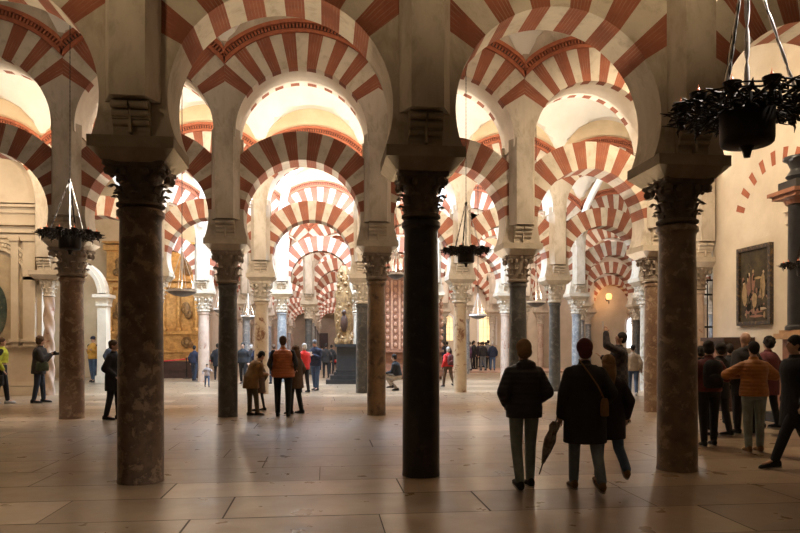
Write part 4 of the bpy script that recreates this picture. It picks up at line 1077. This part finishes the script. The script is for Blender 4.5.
bag(B['W'], (.16, -.19, .96), (.05, .035, .20), 'tan', 'small tan shoulder bag hanging on the back of the woman in the beanie', [(.16, -.19, 1.04), (.08, -.205, 1.2), (-.04, -.18, 1.38), (-.09, -.06, 1.49)])
D = person(619, 424, 333, 75, 'man in dark plaid coat raising one arm to photograph, right of the centre', arms=((-.16, .26, .76, (-.5, .6, -.6)), (.18, .28, .30, (0, 0, -1))), head=(0, -14), top='plaid', hem=-.28, puff=.04, bottom='black', hair='short', haircol='hairdark')
mb = MB(); mb.box(0, 0, 0, .075, .012, .15); p = D['W'] @ (D['arms'][0][2]+Vector((.0, .05, .14)))
ph = tag(link('smartphone', mb.mesh('smartphone', M['paper']), None, p, R(75)), 'pale smartphone in the raised hand of the man in plaid', 'phone')
person(633, 396, 345, -25, 'visitor in cream jacket and blue jeans behind the man in plaid', top='cream', bottom='bluejeans', shoes='white', haircol='hairdark', vox=.02, legs=((12, 4), (-12, 14)))
# --- right hand group
Fw = person(709, 446, 342, -12, 'woman with black rucksack and rust top, leftmost of the right hand group', lean=3, top='darkred', hem=-.06, puff=.035, bottom='black', shoes='black', hair='bun', haircol='hairdark', legs=((-3, 4), (8, 6)), arms=((-.22, .18, .12), (.2, .2, .15)))
def rucksack(Pn, m, label, sc=1.0):
    mb = MB(); at = Pn['at']; f = Vector((0, 1, 0))
    loft(mb, [(at(t, 0, -.20), Vector((w, 0, 0)), Vector((0, dd, 0))) for t, w, dd in ((.0, .10*sc, .05), (.03, .15*sc, .085), (.2, .16*sc, .10), (.36, .15*sc, .08), (.44, .10*sc, .05), (.46, .04, .02))], 18)
    e = link('rucksack', None); tag(e, label, 'rucksack'); link('bag_body', mb.mesh('bag_body', C_[m], smooth=50), e)
    for sd in (-1, 1):
        mb = MB(); mb.tube([at(.36, sd*.09, -.14), at(.49, sd*.09, -.04), at(.44, sd*.10, .15), at(.22, sd*.12, .15), at(.08, sd*.15, -.08)], .016, 6); link('strap', mb.mesh('strap', C_[m], smooth=50), e)
    mb = MB(); mb.ball(at(.14, 0, -.29), .11*sc, .04, .09, 14, 8); link('pocket', mb.mesh('pocket', C_[m], smooth=60), e)
    e.matrix_world = Pn['W']
rucksack(Fw, 'black', 'black rucksack on the back of the woman in the rust top')
person(720, 436, 344, 30, 'visitor in black standing between the rucksack woman and the balding man', top='black', hem=-.25, bottom='black', hair='bob', haircol='hairdark', arms=((-.2, .25, .2), (.2, .25, .2)))
person(745, 434, 333, 8, 'balding man in dark coat with grey hood turned to the painting', top='nearblack', hem=-.3, puff=.05, hood=True, bottom='black', hair='bald', wide=1.1)
person(754, 452, 343, -12, 'person in orange puffer jacket and grey jeans with elbows raised', lean=2, top='orangepuffer', hem=-.08, puff=.05, bottom='greyjeans', shoes='tan', hair='short', haircol='hairdark', vox=.014,
       arms=((-.14, .20, .24, (-1, -.25, -.15)), (.12, .20, .24, (1, -.25, -.15))), legs=((-2, 3), (4, 4)))
person(768, 428, 338, 20, 'dark clothed visitor between the orange jacket and the altar', top='maroon', hem=-.32, puff=.05, bottom='black', hair='curly', haircol='hairdark')
person(730, 424, 345, -30, 'visitor in black trousers half hidden behind the balding man', top='black', hem=-.1, bottom='black', hair='short', haircol='hairdark')
person(700, 430, 347, 10, 'dark haired visitor just right of the nearest right column', top='black', hem=-.1, bottom='black', hair='bob', haircol='hairdark')
person(798, 468, 333, 78, 'person in long black coat striding at the right edge of the picture', lean=4, top='black', hem=-.38, puff=.06, bottom='black', hair='short', haircol='hairdark', legs=((26, 6), (-14, 12)), feet_pitch=(6, -25), flare=1.15)
# --- left side
K = person(2, 404, 338, -70, 'visitor in yellow and black jacket at the far left edge', top='yellow', hem=.12, bottom='black', shoes='white', haircol='hairbrown', sleeve='black', vox=.018, legs=((10, 4), (-10, 10)))
bag(K['W'], (.30, .02, .62), (.12, .05, .26), 'black', 'black carrier bag held by the visitor in yellow at the left edge', [(.26, .02, .72), (.28, .03, .86), (.34, .02, .72)])
L_ = person(39, 403, 337, -80, 'woman in dark jacket photographing with a camera on the left', lean=4, top='nearblack', hem=-.20, puff=.05, bottom='darkjeans', hair='curly', haircol='hairbrown', vox=.018,
       arms=((-.05, .27, .30, (-.4, 0, -1)), (.05, .27, .30, (.4, 0, -1))), legs=((8, 4), (-4, 6)))
bag(L_['W'], (.21, .12, .95), (.05, .16, .24), 'greenish', 'olive shoulder bag at the hip of the woman with the camera', [(.21, .1, 1.06), (.12, .02, 1.3), (-.02, 0, 1.5)])
mb = MB(); mb.box(0, 0, 0, .14, .07, .09); mb.lathe([(.035, 0), (.04, .08), (.036, .12)], 14, T=Matrix.Rotation(-PI/2, 4, 'X')); mb.box(0, 0, .055, .05, .05, .03)
tag(link('camera', mb.mesh('photo_camera', M['iron']), None, L_['W'] @ Vector((0, .37, 1.27)), R(-80)), 'black camera in the hands of the woman on the left', 'camera')
person(93, 382, 337, 165, 'man in cap and mustard shirt with dark jacket in the left doorway', top='mustard', hem=-.08, bottom='bluejeans', sleeve='black', hair='cap', haircol='hairdark', vox=FAR, arms=((-.1, .2, .25), (.1, .2, .25)))
person(114, 420, 341, -95, 'person in black half hidden behind the thick mottled column', top='black', hem=-.32, puff=.05, bottom='black', hair='short', haircol='hairbrown', wide=1.05, arms=((-.2, -.05, -.02), (.2, .1, .0)))
person(111, 384, 341, -120, 'dark haired visitor in black far behind near the gilded altarpiece', top='black', bottom='black', haircol='hairdark', vox=FAR)
person(207, 387, 364, -160, 'toddler in striped jersey and jeans by the pale pink column', top='stripes', bottom='bluejeans', vox=.03, haircol='hairdark', hair='short', arms=((-.36, .05, .2), (.3, .1, .0)), legs=((14, 6), (-8, 16)))
person(194.5, 381, 346, -20, 'man in navy jacket by the red rope and the notice board', top='navy', bottom='darkjeans', vox=FAR, haircol='hairdark')
person(217.5, 380, 344, 10, 'person in black beside the toddler, left of the dark grey column', top='black', hem=-.3, puff=.05, bottom='black', vox=FAR, haircol='hairdark')
# --- by the dark grey column
person(251, 416, 352, -55, 'stooping visitor in camel coat and olive trousers beside the dark grey column', lean=26, head=(0, 12), top='camel', hem=-.24, puff=.06, flare=1.1, bottom='olive', shoes='black', hair='short', haircol='hairdark', wide=1.05, legs=((3, 4), (12, 6)), arms=((-.1, .40, .10), (.1, .40, .10)))
person(259, 411, 358, 60, 'companion in brown coat and black stockings facing the stooping visitor', top='brown', hem=-.36, puff=.05, bottom='black', hair='bob', haircol='hairbrown', flare=1.15, legw=.7, legs=((4, 4), (-6, 6)))
person(283, 417, 337, 0, 'man in rust orange padded vest over black sleeves and trousers', top='vestpuffer', topstyle='vest', sleeve='nearblack', hem=-.10, puff=.055, bottom='black', hair='short', haircol='hairbrown', wide=1.12, spread=.11, arms=((-.24, .12, .05), (.24, .12, .05)))
person(295, 414, 346, 60, 'woman in long brown coat behind the man in the orange vest', top='brown', hem=-.30, puff=.06, bottom='black', haircol='hairbrown', hair='long', flare=1.2)
person(304, 392.5, 344, 35, 'white haired woman in bright red jacket', top='red', hem=-.14, puff=.05, bottom='black', haircol='hairwhite', hair='bob', vox=.02, arms=((-.1, .22, .2), (.1, .22, .2)))
V_ = person(315.5, 390.5, 340, 150, 'man in navy jacket and jeans reading a leaflet beside the red jacket', top='navy', hem=-.12, puff=.05, bottom='bluejeans', haircol='grey', vox=.02, head=(0, 30), arms=((-.08, .28, .24), (.08, .28, .24)))
mb = MB(); mb.box(0, 0, 0, .2, .006, .15); tag(link('leaflet', mb.mesh('leaflet', M['paper']), None, V_['W'] @ Vector((0, .40, 1.24)), R(150)), 'white leaflet held by the man in the navy jacket', 'leaflet')
person(243, 384, 343, 170, 'visitor in black with pale scarf right behind the dark grey column', top='black', bottom='black', haircol='hairdark', vox=FAR)
person(251, 380, 345, 20, 'silver haired visitor in dark clothes behind the stooping visitor', top='nearblack', bottom='black', haircol='hairwhite', hair='bob', vox=FAR)
person(258, 382, 343, -30, 'dark dressed visitor left of the cream blotched column', top='navy', bottom='darkjeans', haircol='hairdark', vox=FAR)
person(273.5, 384, 345, 30, 'visitor in navy seen just right of the cream blotched column', top='navy', bottom='darkjeans', haircol='hairbrown', vox=FAR)
person(296, 380, 346, 0, 'distant visitor in dark coat left of the white haired woman', top='black', hem=-.3, bottom='black', haircol='hairdark', vox=FAR)
person(326, 378, 344, 10, 'person in dark coat carrying a stick, right of the man in navy', top='nearblack', hem=-.2, bottom='black', haircol='hairdark', vox=FAR)
person(331.5, 374, 345, -15, 'distant walker in black towards the end of the central nave', top='black', bottom='black', haircol='hairdark', vox=FAR)
person(335, 371, 354, 0, 'small child in pink red coat in the distant central nave', top='red', bottom='black', haircol='hairdark', vox=.03)
person(322, 370, 346, 0, 'distant visitor in grey down the central nave', top='grey', bottom='black', haircol='hairdark', vox=.03)
# --- centre
person(398, 391, 361, 60, 'crouching person in black top and pale trousers left of the black column', top='black', hem=.0, bottom='cream', haircol='hairdark', vox=.02, H=1.68, legs=((95, 128), (70, 120)), lean=14, crouch=True, arms=((-.15, .38, .1), (.15, .38, .1)))
Y_ = person(448, 387, 347, 25, 'person in white cap with red rucksack beside the cream veined column', top='red', hem=-.05, bottom='brown', haircol='hairwhite', vox=.02, legs=((16, 6), (-14, 16)), feet_pitch=(0, -20))
rucksack(Y_, 'darkred', 'red and black rucksack on the walker with the white cap')
ZP = .10
def far(px, py, ytop, face, label, **k): person(px, py, ytop, face, label, vox=FAR, z0=ZP, group='crowd on the far platform', pos=at_y(px, 38.4+(372-py)*.9) and (at_y(px, 38.4+(374-py)*.8), 38.4+(374-py)*.8), H=k.pop('H', 1.68), **k)
far(439, 373, 344, 0, 'distant person in navy jacket and light jeans right of the black column', top='navy', bottom='palejeans', haircol='hairdark')
far(443.5, 371, 344, 40, 'distant person in black behind the red rucksack', top='black', bottom='black', haircol='hairdark')
far(469, 374, 344, 90, 'distant woman in purple coat and white trousers', top='purple', hem=-.2, bottom='white', haircol='hairdark')
far(474, 371, 344, -90, 'distant man in black facing the purple coat', top='black', bottom='black', haircol='hairdark', H=1.75)
far(478.5, 370, 346, 0, 'distant visitor in plum coat in the middle of the far crowd', top='darkplum', hem=-.2, bottom='black', haircol='hairbrown')
far(483, 374, 345, 20, 'distant visitor in dark top and grey trousers', top='nearblack', bottom='grey', haircol='hairdark')
far(488, 371, 343, 0, 'distant visitor in dark grey near the pink and cream column', top='grey', bottom='black', haircol='hairdark', H=1.78)
for (a_, b_, c_, d_, e_, f_) in ((466, 371, 30, 'navy', 'darkjeans', 'navy jacket at the left of the far crowd, beside the cream column'), (472.5, 368, 0, 'grey', 'black', 'grey jacket in the back rank behind the purple coat'), (481, 367, 60, 'black', 'bluejeans', 'black jacket and jeans in the back rank of the far crowd'),
        (486, 368, -40, 'brown', 'black', 'brown coat in the back rank near the pink and cream column'), (447, 369, 0, 'darkplum', 'greyjeans', 'plum jacket just right of the red rucksack')):
    far(a_, b_, 344, c_, 'distant person in '+f_, top=d_, bottom=e_, haircol='hairdark')
far(492.5, 374, 344, -10, 'distant visitor in navy coat and jeans, rightmost of the far crowd', top='navy', hem=-.15, bottom='bluejeans', haircol='hairwhite')
DAY = (.58, .77, 1.0)
# added uplights without fixtures, unseen behind the piers, for vaults and next arcade
def uplights(n, ks, power, col, z=6.4, back=.75):
    for k in ks:
        x, y = colx(k), rowy(n)+back
        area('pier_fill', (x, y, z), (x, y+2.6, z+3.2), .3, power, col, spread=170)
uplights(2, (-2, -1, 0, 1, 2, 3), 185, (1.0, .88, .72), z=5.7, back=1.5)
uplights(3, (-1, 0, 1, 2, 3, 4), 120, (1.0, .87, .72), z=5.9, back=1.1)
uplights(4, (-1, 0, 1, 2, 3, 4, 5), 130, (1.0, .90, .84))
uplights(5, (-1, 0, 1, 2, 3, 4, 5, 6), 120, (1.0, .86, .84))
for n in range(6, 12): uplights(n, (-1, 0, 1), 200, (1.0, .86, .90))
uplights(1, (-1, 0, 1, 2, 3), 19, NEUT, z=5.2)
# roof lanterns (daylight), front hall lamps and added unseen fill
for (x, n, p, c) in ((-.5, 3, 1150, DAY), (2.9, 3, 1500, DAY), (6.2, 3, 600, DAY), (-3.8, 3, 1200, DAY), (-7.2, 3, 600, DAY), (-.5, 4, 350, COOL), (-3.8, 4, 250, COOL), (-.5, 6, 500, COOL), (-3.8, 6, 300, COOL),
                     (-.5, 8, 500, COOL), (-.5, 10, 500, COOL), (6.2, 4, 260, NEUT), (9.5, 4, 240, NEUT), (6.2, 5, 260, NEUT), (9.5, 5, 260, NEUT), (12.8, 4, 150, NEUT)):
    y = (rowy(n)+rowy(n+1))/2; area('roof_lantern', (x, y, 9.6), (x, y, 0), 1.4, p, c)
area('left_wall_fill', (-8.5, 18.5, 7.6), (-9.5, 22.5, 3), .6, 130, WARM)  # unseen lamp added to brighten the carved left wall
area('painting_wall_fill', (6.2, 12, 7.2), (10.3, 15, 3), .5, 330, WARM2)  # unseen lamp added to brighten the wall with the painting
area('retable_fill', (-8.3, 30, 6.5), (-8.3, 34.5, 3), .5, 150, WARM)  # added light on the altarpiece, no fixture modelled
area('nave_fill', (-.5, 19, 9.3), (-.5, 19, 0), 1.2, 80, NEUT)  # this and the next two: added downlight for the nave, no fixture
area('nave_fill', (-3.8, 19, 9.3), (-3.8, 19, 0), 1.2, 80, NEUT)
area('nave_fill', (2.9, 19, 9.3), (2.9, 19, 0), 1.2, 80, NEUT)
area('hall_lamp_front_left', (-5.5, 2.5, 5.6), (-2.4, 8.0, 8.6), .6, 72, WARM, spread=84)
for k in (-1, 0, 1, 2, 3): area('soffit_fill', (colx(k), 8.8, .15), (colx(k), 8.25, 8), .2, 33, WARM2, spread=80)  # unseen lamps added behind the columns to brighten the arch soffits
for k in (-1, 0, 1, 2, 3): area('soffit_fill', (colx(k), 15.95, .15), (colx(k), 15.45, 8), .2, 60, NEUT, spread=80)
area('hall_lamp_front_right', (3.6, 2.5, 5.8), (3.0, 8.0, 8.6), .6, 72, WARM, spread=84)
area('glint_fill', (5.6, 4.0, 6.6), (3.4, 4.6, 4.6), .2, 22, NEUT, spread=30)  # this and the next: lamp added so the chandelier chains catch light
area('glint_fill', (-3.0, 10.8, 6.4), (-4.2, 11.8, 4.2), .2, 22, NEUT, spread=30)
for (x, y, z) in DISH:
    l = bpy.data.lights.new('dish_lamp_light', 'POINT'); l.energy = 55; l.color = (1.0, .82, .6); l.shadow_soft_size = .05
    o = bpy.data.objects.new('dish_lamp_light', l); COL.objects.link(o); o.location = (x, y, z)
area('grille_fill', (11.6, 21, 5), (11.4, 18.5, 1.5), .6, 120, NEUT)  # unseen lamp added to lighten the space behind the grille
area('wall_lamp_glow', (xg, rowy(6)-1.0, 4.6), (xg, rowy(6)+1, 5.2), .2, 25, (1.0, .5, .18))
w = bpy.data.worlds.new('hall_ambient'); S.world = w; w.use_nodes = True
w.node_tree.nodes['Background'].inputs[0].default_value = (1.0, .70, .42, 1); w.node_tree.nodes['Background'].inputs[1].default_value = .06

# ------------------------------------------------------------------ camera
cd = bpy.data.cameras.new('camera'); cam = bpy.data.objects.new('camera', cd); COL.objects.link(cam)
cam.location = (0, 0, EYE); cam.rotation_euler = (PI/2, 0, -TH); cd.sensor_width = 36; cd.lens = 36*F/800
cd.shift_y = (HZ-266.5)/800; cd.clip_end = 300
S.camera = cam
S.view_settings.view_transform = 'Standard'; S.view_settings.look = 'None'; S.view_settings.gamma = 1; S.view_settings.use_curve_mapping = False
S.view_settings.exposure = -0.1
S.cycles.max_bounces = 6; S.cycles.diffuse_bounces = 4; S.cycles.glossy_bounces = 3
